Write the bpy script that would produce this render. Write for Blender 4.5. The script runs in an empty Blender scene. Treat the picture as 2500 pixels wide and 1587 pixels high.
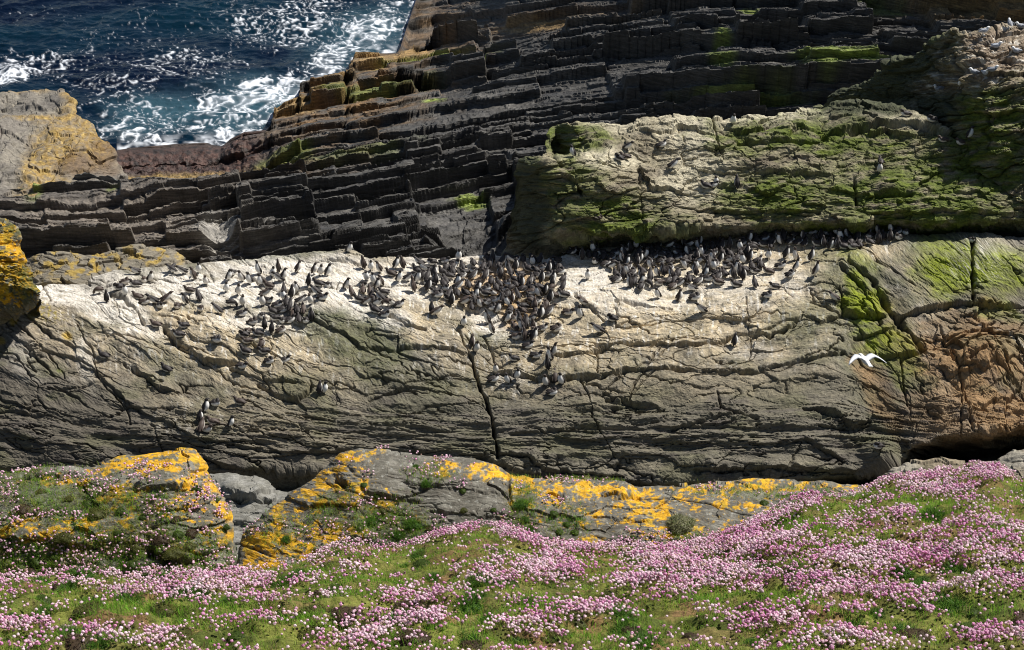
import bpy, math, random
import numpy as np
from mathutils import Vector

random.seed(7)
rng = np.random.default_rng(11)
C = bpy.context.scene.collection
sc = bpy.context.scene

# ------------------------------------------------------------------ camera, sky, sun, exposure
FPX, CX, CY, PITCH = 4665.0, 1250.0, 793.5, math.radians(25)
cd = bpy.data.cameras.new('camera')
cam = bpy.data.objects.new('camera', cd)
C.objects.link(cam)
cd.sensor_width = 36
cd.lens = 36 * FPX / 2500
cd.clip_start, cd.clip_end = 0.5, 8000
cam.rotation_euler = (math.radians(90) - PITCH, 0, 0)
sc.camera = cam

SUN = Vector((0.52, 0.24, 0.82)).normalized()
w = bpy.data.worlds.new('World')
sc.world = w
w.use_nodes = True
sky = w.node_tree.nodes.new('ShaderNodeTexSky')
sky.sky_type = 'NISHITA'
sky.sun_disc = False
sky.sun_elevation = math.asin(SUN.z)
sky.sun_rotation = math.atan2(SUN.x, SUN.y)
w.node_tree.links.new(sky.outputs[0], w.node_tree.nodes['Background'].inputs[0])
w.node_tree.nodes['Background'].inputs[1].default_value = 0.05
sl = bpy.data.lights.new('sun', 'SUN')
sl.energy, sl.angle, sl.color = 5.0, math.radians(0.5), (1.0, 0.955, 0.88)
so = bpy.data.objects.new('sun', sl)
so.rotation_euler = SUN.to_track_quat('Z', 'Y').to_euler()
C.objects.link(so)
sc.view_settings.view_transform = 'Standard'
sc.view_settings.look = 'None'
sc.view_settings.exposure = 0.5
sc.view_settings.gamma = 1
sc.cycles.filter_width = 1.05

SEA = -28.0

# ------------------------------------------------------------------ small maths
def p2w(px, py, Y):
    """photo pixel (2500 x 1587) at forward distance Y -> world point"""
    px, py, Y = np.asarray(px, float), np.asarray(py, float), np.asarray(Y, float)
    x = (px - CX) / FPX
    y = -(py - CY) / FPX
    dy = math.cos(PITCH) + y * math.sin(PITCH)
    dz = -math.sin(PITCH) + y * math.cos(PITCH)
    t = Y / dy
    return np.stack(np.broadcast_arrays(t * x, Y, t * dz), -1)

def w2p(P):
    fwd = P[..., 1] * math.cos(PITCH) - P[..., 2] * math.sin(PITCH)
    up = P[..., 1] * math.sin(PITCH) + P[..., 2] * math.cos(PITCH)
    return CX + FPX * P[..., 0] / fwd, CY - FPX * up / fwd

def ysea(py, z=SEA):
    y = -(np.asarray(py, float) - CY) / FPX
    return z * (math.cos(PITCH) + y * math.sin(PITCH)) / (-math.sin(PITCH) + y * math.cos(PITCH))

_g = np.random.default_rng(3)
PERM = np.tile(_g.permutation(256), 3).astype(np.int32)
_a = _g.random(256) * 2 * np.pi
GX, GY = np.cos(_a).astype(np.float32), np.sin(_a).astype(np.float32)

def perlin(x, y, seed=0):
    x = np.asarray(x, np.float32) + np.float32(seed * 17.37 + 1000)
    y = np.asarray(y, np.float32) + np.float32(seed * 5.91 + 1000)
    x, y = np.broadcast_arrays(x, y)
    xf, yf = np.floor(x), np.floor(y)
    xi, yi = xf.astype(np.int32) & 255, yf.astype(np.int32) & 255
    fx, fy = x - xf, y - yf
    u = fx * fx * fx * (fx * (fx * 6 - 15) + 10)
    v = fy * fy * fy * (fy * (fy * 6 - 15) + 10)
    s = seed % 200
    def g(ix, iy, dx, dy):
        h = PERM[PERM[(ix & 255) + s] + (iy & 255)]
        return GX[h] * dx + GY[h] * dy
    a = g(xi, yi, fx, fy)
    b = g(xi + 1, yi, fx - 1, fy)
    c = g(xi, yi + 1, fx, fy - 1)
    d = g(xi + 1, yi + 1, fx - 1, fy - 1)
    r = a + u * (b - a)
    return (r + v * ((c + u * (d - c)) - r)) * 1.5

def fbm(x, y, o=4, seed=0, gain=.5, lac=2.03):
    r, a, n = 0, 1, 0
    for i in range(o):
        r = r + a * perlin(x, y, seed + i * 7)
        n += a
        a *= gain
        x, y = x * lac, y * lac
    return r / n

def ridge(x, y, o=3, seed=0, gain=.5):
    r, a, n = 0, 1, 0
    for i in range(o):
        r = r + a * (1 - 2 * np.abs(perlin(x, y, seed + i * 5)))
        n += a
        a *= gain
        x, y = x * 2.1, y * 2.1
    return r / n

def voro(x, y, seed=0):
    """jittered cells: returns (cell hash 0..1, second hash, dx, dy from cell point, F2-F1)"""
    xi, yi = np.floor(x).astype(np.int64), np.floor(y).astype(np.int64)
    f1 = np.full(x.shape, 9.0); f2 = np.full(x.shape, 9.0)
    h1 = np.zeros(x.shape); h2 = np.zeros(x.shape); bx = np.zeros(x.shape); by = np.zeros(x.shape)
    for i in (-1, 0, 1):
        for j in (-1, 0, 1):
            a = PERM[(PERM[(xi + i + seed) & 255] + yi + j) & 255]
            b = PERM[(a + 91 + seed) & 255]
            dx = x - (xi + i + .1 + .8 * a / 255.0); dy = y - (yi + j + .1 + .8 * b / 255.0)
            d = np.sqrt(dx * dx + dy * dy)
            m = d < f1
            f2 = np.where(m, f1, np.minimum(f2, d)); f1 = np.where(m, d, f1)
            h1 = np.where(m, PERM[(a * 3 + 17) & 255] / 255.0, h1); h2 = np.where(m, PERM[(b * 5 + 40) & 255] / 255.0, h2)
            bx = np.where(m, dx, bx); by = np.where(m, dy, by)
    return h1, h2, bx, by, f2 - f1

def plates(X, c, ax, ay, seed, H, T, crk=.0):
    """broken rock: cells stretched along the bedding, each with its own height and tilt"""
    wx = X / ax + .35 * fbm(X / ax * 1.3, c / ay * 1.3, 3, seed) + .5 * perlin(X / ax * .3, c / ay * .3, seed + 2)
    wy = c / ay + .35 * fbm(X / ax * 1.3, c / ay * 1.3, 3, seed + 9)
    h1, h2, dx, dy, e = voro(wx, wy, seed)
    d = H * (h1 - .5) + T * (dx * (h2 - .5) * 1.2 + dy * (h1 * .7 + h2 * .6 - .35))
    if crk: d = d - crk * np.exp(-(e / .06) ** 2) * sst(.35, .6, h2)
    return d

def sst(a, b, x):
    t = np.clip((x - a) / (b - a), 0, 1)
    return t * t * (3 - 2 * t)

def hash1(i, seed=0):
    i = np.asarray(i).astype(np.int64)
    return PERM[(PERM[(i + seed * 37) & 255] + (i >> 8) + seed) & 255] / 255.0

def gauss1(a, s, axis=0):
    if s <= 0: return a
    r = int(s * 3 + 1)
    k = np.exp(-0.5 * (np.arange(-r, r + 1) / s) ** 2)
    k /= k.sum()
    a = np.moveaxis(a, axis, 0)
    p = np.concatenate([2 * a[:1] - a[1:r + 1][::-1], a, 2 * a[-1:] - a[-r - 1:-1][::-1]], 0)
    out = sum(k[i] * p[i:i + len(a)] for i in range(2 * r + 1))
    return np.moveaxis(out, 0, axis)

def blob(PX, PY, items, warp=.3, seed=0, soft=.55):
    """union of soft, noise-edged ellipses (px, py, rx, ry, angle, weight)"""
    n = fbm(PX / 60, PY / 40, 4, seed + 50)
    m = np.zeros(PX.shape)
    for it in items:
        cx, cy, rx, ry = it[:4]
        an = math.radians(it[4]) if len(it) > 4 else 0
        wt = it[5] if len(it) > 5 else 1
        dx, dy = PX - cx, PY - cy
        a = dx * math.cos(an) + dy * math.sin(an)
        b = -dx * math.sin(an) + dy * math.cos(an)
        r = np.sqrt((a / rx) ** 2 + (b / ry) ** 2) + warp * n * 2
        m = np.maximum(m, wt * (1 - sst(1 - soft, 1 + soft, r)))
    return m

def mixc(col, c, m):
    m = np.clip(m, 0, 1)[..., None]
    return col * (1 - m) + np.asarray(c, float) * m

# ------------------------------------------------------------------ mesh helpers
def tag(o, label=None, cat=None, group=None, kind=None):
    if label: o['label'] = label
    if cat: o['category'] = cat
    if group: o['group'] = group
    if kind: o['kind'] = kind
    return o

def raw_mesh(name, V, F, col=None, uv=None, smooth=False, mats=None, midx=None):
    """V (n,3); F (m,k) constant k"""
    V, F = np.asarray(V, np.float32), np.asarray(F, np.int32)
    me = bpy.data.meshes.new(name)
    k = F.shape[1]
    me.vertices.add(len(V)); me.vertices.foreach_set('co', V.ravel())
    me.loops.add(F.size); me.loops.foreach_set('vertex_index', F.ravel())
    me.polygons.add(len(F))
    me.polygons.foreach_set('loop_start', np.arange(0, F.size, k, dtype=np.int32))
    me.polygons.foreach_set('use_smooth', np.full(len(F), smooth))
    if midx is not None: me.polygons.foreach_set('material_index', np.asarray(midx, np.int32))
    if col is not None:
        a = me.color_attributes.new('Col', 'FLOAT_COLOR', 'POINT')
        c4 = np.ones((len(V), 4), np.float32); c4[:, :3] = col
        a.data.foreach_set('color', c4.ravel())
    if uv is not None:
        l = me.uv_layers.new(name='UVMap')
        l.data.foreach_set('uv', np.asarray(uv, np.float32)[F.ravel()].ravel())
    for m in (mats or []): me.materials.append(m)
    me.update(calc_edges=True)
    return me

def link(name, me, parent=None):
    o = bpy.data.objects.new(name, me)
    C.objects.link(o)
    if parent: o.parent = parent
    return o

def grid_faces(ny, nx):
    i = np.arange(ny * nx).reshape(ny, nx)
    return np.stack([i[:-1, :-1], i[1:, :-1], i[1:, 1:], i[:-1, 1:]], -1).reshape(-1, 4)

def grid_obj(name, P, col, uv, mat, smooth=False):
    ny, nx = P.shape[:2]
    me = raw_mesh(name, P.reshape(-1, 3), grid_faces(ny, nx), col.reshape(-1, 3), uv.reshape(-1, 2), smooth, [mat])
    return link(name, me)

def normals(P):
    n = np.cross(np.gradient(P, axis=1), np.gradient(P, axis=0))
    n /= np.linalg.norm(n, axis=-1, keepdims=True) + 1e-9
    # towards the camera / up
    k = len(P) // 2
    return n if (n[k:] * -P[k:]).sum(-1).mean() > 0 else -n

def loft(rows, cols, step, sx=4, sr=5):
    """rows: polylines of (px, py, Y) from far to near -> PX, PY, Y grids. step = pixels per grid row"""
    R = []
    for r in rows:
        r = np.array(r, float)
        py, Y = np.interp(cols, r[:, 0], r[:, 1]), np.interp(cols, r[:, 0], r[:, 2])
        R.append((gauss1(py, sx), gauss1(Y, sx * 2)))
    py, Y = [], []
    for (a, A), (b, B) in zip(R[:-1], R[1:]):
        n = max(3, int(np.percentile(np.abs(b - a), 80) / step), int(np.max(np.abs(B - A)) / 0.12))
        t = np.linspace(0, 1, n, endpoint=False)[:, None]
        py.append(a + (b - a) * t); Y.append(A + (B - A) * t)
    py.append(R[-1][0][None]); Y.append(R[-1][1][None])
    py, Y = np.concatenate(py), np.concatenate(Y)
    py, Y = gauss1(py, sr), gauss1(Y, sr)
    return np.broadcast_to(cols, py.shape).copy(), py, Y

def cracks(PX, PY, cols, lines, wob=3.0, seed=0):
    """grooves and little steps along polylines; line = (points, width_px, depth_m, step_m)"""
    WX = PX + wob * 1.6 * fbm(PX / 22, PY / 22, 3, seed + 80)
    WY = PY + wob * 1.6 * fbm(PX / 22, PY / 22, 3, seed + 90)
    D = np.zeros(PX.shape)
    for pts, wd, dp, st in lines:
        best = np.full(PX.shape, 1e3)
        L = 45
        for (x0, y0), (x1, y1) in zip(pts[:-1], pts[1:]):
            lo, hi = min(x0, x1) - 4 * wd - 12, max(x0, x1) + 4 * wd + 12
            j0, j1 = np.searchsorted(cols, lo), np.searchsorted(cols, hi)
            if j1 <= j0: continue
            X, Yv = WX[:, j0:j1], WY[:, j0:j1]
            dx, dy = x1 - x0, y1 - y0
            t = np.clip(((X - x0) * dx + (Yv - y0) * dy) / (dx * dx + dy * dy + 1e-6), 0, 1)
            d = np.hypot(X - x0 - t * dx, Yv - y0 - t * dy)
            best[:, j0:j1] = np.minimum(best[:, j0:j1], d)
        we = wd * (.30 + .85 * sst(-.55, .6, perlin(PX / 28, PY / 28, seed + 4)))
        D -= dp * np.exp(-(best / we) ** 2) * (0.75 + .6 * perlin(PX / 40, PY / 40, seed + 3))
        if st:
            a = np.array(sorted(pts))
            ly = np.interp(WX, a[:, 0], a[:, 1])
            inx = sst(a[0, 0] - 10, a[0, 0] + 40, WX) * (1 - sst(a[-1, 0] - 40, a[-1, 0] + 10, WX))
            up = ly - WY
            D += st * inx * np.where(up > 0, np.exp(-np.clip(up, 0, None) / L), np.exp(np.clip(up, None, 0) / 2.0))
    return D

# ------------------------------------------------------------------ materials
def new_mat(name):
    m = bpy.data.materials.new(name)
    m.use_nodes = True
    nt = m.node_tree
    return m, nt, nt.nodes['Principled BSDF']

def N(nt, t, **k):
    n = nt.nodes.new(t)
    for a, b in k.items(): setattr(n, a, b)
    return n

def rock_mat(name, rough=.85, sx=14, sy=55, bump=.5, dist=.02, spec=.3, contrast=.5, fine=1.0, pos=None):
    m, nt, b = new_mat(name)
    L = nt.links.new
    at = N(nt, 'ShaderNodeVertexColor'); at.layer_name = 'Col'
    uv = N(nt, 'ShaderNodeNewGeometry') if pos else N(nt, 'ShaderNodeUVMap')
    mp = N(nt, 'ShaderNodeMapping'); mp.inputs['Scale'].default_value = pos or (sx, sy, 1)
    L(uv.outputs[0], mp.inputs[0])
    n1 = N(nt, 'ShaderNodeTexNoise'); n1.inputs['Scale'].default_value = 1.0; n1.inputs['Detail'].default_value = 6; n1.inputs['Roughness'].default_value = .65
    L(mp.outputs[0], n1.inputs['Vector'])
    n2 = N(nt, 'ShaderNodeTexNoise'); n2.inputs['Scale'].default_value = 35 * fine; n2.inputs['Detail'].default_value = 5; n2.inputs['Roughness'].default_value = .7
    L(uv.outputs[0], n2.inputs['Vector'])
    r1 = N(nt, 'ShaderNodeMapRange'); r1.inputs[1].default_value = .3; r1.inputs[2].default_value = .7
    r1.inputs[3].default_value = 1 - contrast; r1.inputs[4].default_value = 1 + contrast
    L(n1.outputs[0], r1.inputs[0])
    r2 = N(nt, 'ShaderNodeMapRange'); r2.inputs[1].default_value = .3; r2.inputs[2].default_value = .7
    r2.inputs[3].default_value = 1 - contrast * .6; r2.inputs[4].default_value = 1 + contrast * .6
    L(n2.outputs[0], r2.inputs[0])
    mu = N(nt, 'ShaderNodeMath', operation='MULTIPLY')
    L(r1.outputs[0], mu.inputs[0]); L(r2.outputs[0], mu.inputs[1])
    vm = N(nt, 'ShaderNodeVectorMath', operation='SCALE')
    L(at.outputs[0], vm.inputs[0]); L(mu.outputs[0], vm.inputs['Scale'])
    L(vm.outputs[0], b.inputs['Base Color'])
    ad = N(nt, 'ShaderNodeMath', operation='ADD')
    L(n1.outputs[0], ad.inputs[0]); L(n2.outputs[0], ad.inputs[1])
    bp = N(nt, 'ShaderNodeBump'); bp.inputs['Strength'].default_value = bump; bp.inputs['Distance'].default_value = dist
    L(ad.outputs[0], bp.inputs['Height']); L(bp.outputs[0], b.inputs['Normal'])
    b.inputs['Roughness'].default_value = rough
    b.inputs['Specular IOR Level'].default_value = spec
    return m

def col_mat(name, rough=.7, spec=.2, trans=0):
    m, nt, b = new_mat(name)
    at = N(nt, 'ShaderNodeVertexColor'); at.layer_name = 'Col'
    ge = N(nt, 'ShaderNodeNewGeometry')
    no = N(nt, 'ShaderNodeTexNoise'); no.inputs['Scale'].default_value = 9; no.inputs['Detail'].default_value = 3
    nt.links.new(ge.outputs['Position'], no.inputs['Vector'])
    mr = N(nt, 'ShaderNodeMapRange'); mr.inputs[1].default_value = .3; mr.inputs[2].default_value = .7; mr.inputs[3].default_value = .78; mr.inputs[4].default_value = 1.2
    nt.links.new(no.outputs[0], mr.inputs[0])
    vm = N(nt, 'ShaderNodeVectorMath', operation='SCALE')
    nt.links.new(at.outputs[0], vm.inputs[0]); nt.links.new(mr.outputs[0], vm.inputs['Scale'])
    nt.links.new(vm.outputs[0], b.inputs['Base Color'])
    b.inputs['Roughness'].default_value = rough
    b.inputs['Specular IOR Level'].default_value = spec
    if trans:
        tr = N(nt, 'ShaderNodeBsdfTranslucent'); nt.links.new(vm.outputs[0], tr.inputs[0])
        mx = N(nt, 'ShaderNodeMixShader'); mx.inputs[0].default_value = trans
        nt.links.new(b.outputs[0], mx.inputs[1]); nt.links.new(tr.outputs[0], mx.inputs[2])
        nt.links.new(mx.outputs[0], nt.nodes['Material Output'].inputs[0])
    return m

M_SLAB = rock_mat('weathered_gneiss', sx=7, sy=34, bump=.55, dist=.03, contrast=.42)
M_DARK = rock_mat('dark_bedded_rock', rough=.62, bump=.6, dist=.05, contrast=.55, spec=.4, fine=.35, pos=(1.6, 2.2, 9))
def bedding(m, sz=22, amt=.45):
    nt = m.node_tree
    b = nt.nodes['Principled BSDF']
    src = b.inputs['Base Color'].links[0].from_socket
    ge = N(nt, 'ShaderNodeNewGeometry')
    mp = N(nt, 'ShaderNodeMapping'); mp.inputs['Scale'].default_value = (.8, .8, sz)
    no = N(nt, 'ShaderNodeTexNoise'); no.inputs['Scale'].default_value = 1; no.inputs['Detail'].default_value = 5; no.inputs['Roughness'].default_value = .7
    nt.links.new(ge.outputs['Position'], mp.inputs[0]); nt.links.new(mp.outputs[0], no.inputs['Vector'])
    mr = N(nt, 'ShaderNodeMapRange'); mr.inputs[1].default_value = .32; mr.inputs[2].default_value = .68; mr.inputs[3].default_value = 1 - amt; mr.inputs[4].default_value = 1 + amt
    nt.links.new(no.outputs[0], mr.inputs[0])
    vm = N(nt, 'ShaderNodeVectorMath', operation='SCALE')
    nt.links.new(src, vm.inputs[0]); nt.links.new(mr.outputs[0], vm.inputs['Scale']); nt.links.new(vm.outputs[0], b.inputs['Base Color'])
    bp = N(nt, 'ShaderNodeBump'); bp.inputs['Strength'].default_value = .8; bp.inputs['Distance'].default_value = .06
    old = b.inputs['Normal'].links[0].from_socket
    nt.links.new(no.outputs[0], bp.inputs['Height']); nt.links.new(old, bp.inputs['Normal']); nt.links.new(bp.outputs[0], b.inputs['Normal'])
bedding(M_DARK)
M_MOSS = rock_mat('mossy_rock', sx=6, sy=26, bump=.7, dist=.04, contrast=.5)
M_LICH = rock_mat('lichen_rock', sx=14, sy=50, bump=.6, dist=.015, contrast=.4, fine=1.6)
M_SOIL = rock_mat('turf_soil', sx=20, sy=20, bump=.6, dist=.02, contrast=.5, rough=.95, spec=.1)

def ccols(a, b, s): return np.arange(a, b + s, s, dtype=float)

# ================================================================== SEA
def build_sea():
    cols = np.concatenate([np.linspace(-9000, -330, 60), ccols(-300, 1240, 1.7), np.linspace(1280, 12000, 60)])
    rws = np.concatenate([np.linspace(-1330, -200, 120), ccols(-180, 520, 1.5)])
    PX, PY = np.meshgrid(cols, rws)
    P = p2w(PX, PY, ysea(PY))
    X, Y = P[..., 0], P[..., 1]
    near = np.exp(-np.clip(Y - 100, 0, None) / 120)
    wx = X + 1.2 * fbm(X / 9, Y / 9, 2, 5)
    wy = Y + 1.2 * fbm(X / 9, Y / 9, 2, 6)
    h = .55 * fbm(wx / 11, wy / 7, 2, 1) + .30 * ridge(wx / 4.2, wy / 2.8, 3, 2) + .10 * ridge(wx / 1.3, wy / .9, 2, 9)
    h = h * (.35 + .65 * near)
    # foam
    dens = blob(PX, PY, [(985, 30, 80, 60, 0, .75), (900, 80, 105, 48, -25, 1), (800, 150, 70, 50, -40, .95), (735, 200, 55, 32, -20, .8),
        (650, 238, 110, 42, -12, 1.15), (560, 268, 120, 42, 0, .95), (440, 300, 190, 36, -4, .8), (330, 335, 90, 26, 8, .9), (545, 335, 28, 34, 0, 1.1),
        (600, 315, 90, 20, -8, .8), (20, 178, 60, 34, -10, 1.15), (120, 155, 110, 28, -14, .78), (230, 150, 120, 34, -6, .55), (190, 205, 90, 25, 10, .45),
        (300, 240, 120, 65, 20, .72), (430, 160, 210, 60, 5, .58), (520, 185, 90, 40, 15, .5), (700, 70, 150, 65, 0, .75), (780, 40, 110, 60, 0, .75), (830, 100, 80, 45, -20, .7),
        (100, 45, 150, 30, 0, .33), (330, 90, 170, 60, 0, .40), (600, 50, 200, 50, 0, .42), (260, 20, 120, 20, 0, .2), (480, 20, 200, 30, 0, .18),
        (-150, 190, 120, 40, 0, .9), (1060, 0, 60, 80, 0, .8), (255, 330, 22, 24, 0, .8)], .28, 4, .6)
    qx, qy = X + 1.0 * fbm(X / 2.2, Y / 2.2, 3, 21), Y + 1.4 * fbm(X / 2.2, Y / 2.2, 3, 22)
    lace = 1 - np.abs(perlin(qx / 1.25, qy / 1.5, 23)) * 4.6
    lace2 = 1 - np.abs(perlin(qx / .55, qy / .75, 24)) * 3.6
    lace3 = 1 - np.abs(perlin(qx / .27, qy / .4, 26)) * 2.0
    bits = fbm(X / .22, Y / .34, 2, 25)
    patt = np.maximum(np.maximum(lace, .9 * lace2), -.2) * .68 + .20 * lace3 + .30 * bits
    f1 = sst(.90 - .60 * dens, 1.34 - .62 * dens, patt + .16 * fbm(X / 3, Y / 3, 2, 30))
    f2 = .5 * sst(.75, 1.1, dens) * (0.5 + .5 * lace2)
    foam = np.clip(np.maximum(f1, f2) * sst(.06, .22, dens), 0, 1)
    shore = np.interp(PX, [280, 300, 420, 500, 540, 600, 650, 671, 700, 735, 790, 848, 868, 972, 983, 1014], [366, 362, 352, 348, 357, 322, 318, 268, 247, 236, 192, 190, 126, 125, 92, 0])
    rim = np.exp(-np.clip(shore - PY, 0, None) / 9.0) * (PX > 285) * (PX < 1030)
    foam = np.maximum(foam, rim * sst(-.2, .35, fbm(X / .8, Y / .8, 3, 33)))
    foam = .6 * foam + .4 * gauss1(gauss1(foam, .9, 0), .9, 1)
    milky = np.clip(.7 * blob(PX, PY, [(400, 275, 120, 40, 0, 1), (650, 250, 150, 50, 0, .9), (560, 300, 100, 30, 0, .8), (900, 90, 140, 60, -20, .8), (330, 300, 70, 40, 0, .7)], .2, 8, .8), 0, 1)
    h += .05 * foam
    P[..., 2] += h * (.6)
    col = np.empty(PX.shape + (3,))
    col[:] = (.0008, .0038, .0135)
    col = mixc(col, (.0015, .015, .027), .8 * sst(-.3, .5, fbm(X / 12, Y / 8, 3, 40)))
    col = mixc(col, (.04, .095, .125), milky * .9)
    col = mixc(col, (.72, .76, .82), foam ** 1.25 * .95)
    m, nt, b = new_mat('sea_water')
    at = N(nt, 'ShaderNodeVertexColor'); at.layer_name = 'Col'
    nt.links.new(at.outputs[0], b.inputs['Base Color'])
    sp = N(nt, 'ShaderNodeSeparateColor'); nt.links.new(at.outputs[0], sp.inputs[0])
    mr = N(nt, 'ShaderNodeMapRange'); mr.inputs[1].default_value = .02; mr.inputs[2].default_value = .3; mr.inputs[3].default_value = .13; mr.inputs[4].default_value = .8
    nt.links.new(sp.outputs[0], mr.inputs[0]); nt.links.new(mr.outputs[0], b.inputs['Roughness'])
    b.inputs['IOR'].default_value = 1.33
    b.inputs['Specular IOR Level'].default_value = .11
    ge = N(nt, 'ShaderNodeNewGeometry')
    n1 = N(nt, 'ShaderNodeTexNoise'); n1.inputs['Scale'].default_value = 2.4; n1.inputs['Detail'].default_value = 5
    nt.links.new(ge.outputs['Position'], n1.inputs['Vector'])
    bp = N(nt, 'ShaderNodeBump'); bp.inputs['Strength'].default_value = .7; bp.inputs['Distance'].default_value = .12
    nt.links.new(n1.outputs[0], bp.inputs['Height']); nt.links.new(bp.outputs[0], b.inputs['Normal'])
    o = grid_obj('sea', P, col, np.stack([X, Y], -1), m, True)
    tag(o, kind='structure')
build_sea()

# ================================================================== DARK BEDDED PLATFORM
def build_platform():
    cols = ccols(-400, 2950, 2.5)
    edge = [(-400, 380), (60, 420), (180, 400), (280, 366), (300, 362), (420, 352), (500, 348), (540, 357), (560, 342), (600, 322), (650, 318),
            (664, 302), (671, 268), (700, 247), (733, 236), (738, 203), (790, 192), (848, 190), (856, 150), (868, 126), (972, 125), (983, 92), (1000, 40), (1014, 0), (1032, -60), (1060, -130)]
    e = [(x, y, float(ysea(y, -27.45))) for x, y in edge]
    e += [(1300, -130, 93), (1800, -130, 81), (2500, -130, 71), (2950, -130, 68)]
    back = [(x, y + 14, Y + 1.2) for x, y, Y in e]
    mid = [(-400, 480, 68), (100, 470, 67), (600, 470, 66.5), (1000, 360, 69), (1300, 280, 72), (1800, 240, 66), (2500, 230, 61), (2950, 230, 60)]
    low = [(-400, 600, 57), (100, 600, 56.5), (600, 600, 56), (1300, 600, 56), (2000, 560, 57), (2950, 540, 57)]
    bot = [(x, 700, 53.5) for x in (-400, 1000, 2950)]
    PX, PY, Y = loft([back, e, mid, low, bot], cols, 1.0, sx=1.2, sr=4)
    P = p2w(PX, PY, Y)
    edgey = np.interp(cols, [a[0] for a in e], [a[1] for a in e])[None]
    inside = sst(-8, 42, PY - edgey)
    # bed coordinate: beds rise to the right, flatten further right
    sx = np.arange(-400, 2951.0)
    sl = np.interp(sx, [-400, 0, 560, 640, 1250, 1500, 1850, 2300, 2950], [.04, .05, .07, .19, .17, .11, .05, -.03, -.06])
    G = np.interp(cols, sx, np.cumsum(sl))[None]
    b = PY + G + 4 * fbm(PX / 420, PY / 160, 2, 2) + np.where(PX < 596 + 14 * perlin(PY / 40, PX * 0, 9), 37, 0)
    SC = np.interp(PY, [-130, 300, 640], [0.019, .0165, .012])   # metres per pixel
    disp = np.zeros(PX.shape)
    # irregular bed heights: warp the bed axis
    for lev, (sp, H, seed) in enumerate([(88, 1.45, 1), (36, .80, 5), (12, .15, 9)]):
        bb = b / sp + .45 * perlin(b / sp * .7, b * 0 + lev, 13 + lev) + .05 * perlin(PX / (sp * 2.6), b / sp, 31 + lev)
        k0 = np.floor(bb)
        # blocks along strike, of different lengths in each bed
        bl = (PX - .25 * PY + 5 * perlin(PX / 40, PY / 40, 60)) / (sp * (1.6 + 5.0 * hash1(k0, seed + 40))) + 17 * hash1(k0, seed + 1)
        kb = np.floor(bl)
        rnd = hash1(kb * 13 + k0 * 7 + 512, seed + 2)
        off = .34 * (hash1(kb * 5 + k0 * 11 + 900, seed + 3) - .5)
        fr = bb - k0 + off
        kk = np.where(fr < 0, k0 - 1, np.where(fr >= 1, k0 + 1, k0))
        fr = fr - np.floor(fr)
        # fr 0 = far side, 1 = near side; the near lip is the highest, then drops to the next bed
        saw = np.where(fr < .1, 1 - fr / .1, (fr - .1) / .9)
        saw = np.where(fr < .06, 0, sst(.06, .99, fr) * .55 + .45) * 1.0
        hm = np.where(rnd < .25, .05, .35 + .85 * rnd)
        # steps face the camera: the surface falls just before the near end of each bed
        disp += H * hm * saw
    disp = gauss1(gauss1(disp * .70, .75, 0), .6, 1)
    lip = np.clip(disp, 0, 2)
    disp += plates(PX, b, 60, 15, 43, .07, .10) + .05 * ridge(PX / 90, b / 9, 2, 41) + .035 * fbm(PX / 18, b / 6, 3, 44) + .10 * fbm(PX / 260, PY / 130, 2, 46)
    disp -= 1.0 * blob(PX, PY, [(1170, 590, 105, 50)], .1, 4, .4)
    smooth_lo = blob(PX, PY, [(430, 412, 250, 50), (545, 590, 40, 34, 50, .6), (250, 555, 190, 45, 0, .5), (180, 390, 60, 60)], .15, 3)
    disp = disp * (1 - .93 * smooth_lo) + smooth_lo * (.12 + .22 * fbm(PX / 30, PY / 10, 4, 47, .6))
    P[..., 2] += (disp - .45) * inside
    P[..., 1] -= .42 * lip * inside * (1 - .8 * smooth_lo)
    # colours
    n = fbm(PX / 40, b / 12, 4, 70)
    col = np.empty(PX.shape + (3,)); col[:] = (.066, .062, .056)
    col = mixc(col, (.135, .128, .116), sst(-.1, .5, fbm(PX / 130, b / 26, 3, 71)) * .75)
    col = mixc(col, (.045, .044, .046), sst(.05, .5, fbm(PX / 90, b / 18, 3, 72)) * .7)
    br = blob(PX, PY, [(830, 260, 210, 80, -10), (1000, 130, 170, 45, 0, .9), (760, 380, 170, 70, -12, .45), (1050, 60, 130, 60, 0, .7), (1300, 45, 260, 30, -3, .5)], .3, 14, .7)
    col = mixc(col, (.20, .115, .045), br * sst(-.35, .3, fbm(PX / 70, b / 9, 3, 73)))
    col = mixc(col, (.34, .22, .085), blob(PX, PY, [(960, 150, 130, 26), (790, 215, 70, 22), (720, 280, 50, 16), (900, 175, 60, 12), (1290, 50, 90, 12, -5, .8), (1430, 45, 110, 12, -8, .6), (2420, 30, 190, 45, 5, .9)], .25, 15, .5) * .85)
    gr = blob(PX, PY, [(1060, 165, 120, 9, -8), (1150, 155, 60, 8), (1150, 478, 45, 10), (1760, 125, 22, 14), (1755, 192, 30, 14), (2040, 185, 110, 14, 3), (2010, 205, 60, 10), (1820, 245, 130, 12, -4, .8), (285, 492, 14, 12), (580, 448, 14, 8), (700, 395, 80, 12, -8, .6), (2150, 20, 50, 14, 5, .6), (1060, 270, 26, 8), (900, 240, 130, 8, -10, .6), (1820, 40, 26, 5), (90, 480, 22, 40), (860, 400, 140, 14, -10, .35)], .35, 16, .5)
    col = mixc(col, (.22, .28, .04), gr * .85)
    lo = blob(PX, PY, [(260, 560, 300, 70), (470, 500, 150, 60, 0, .6), (400, 600, 220, 60, 0, .8)], .2, 18, .6)
    col = mixc(col, (.21, .175, .14), lo * .85)
    col = mixc(col, (.38, .36, .32), blob(PX, PY, [(545, 590, 42, 50, 40), (520, 560, 40, 22)], .3, 19) * .75)
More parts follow.
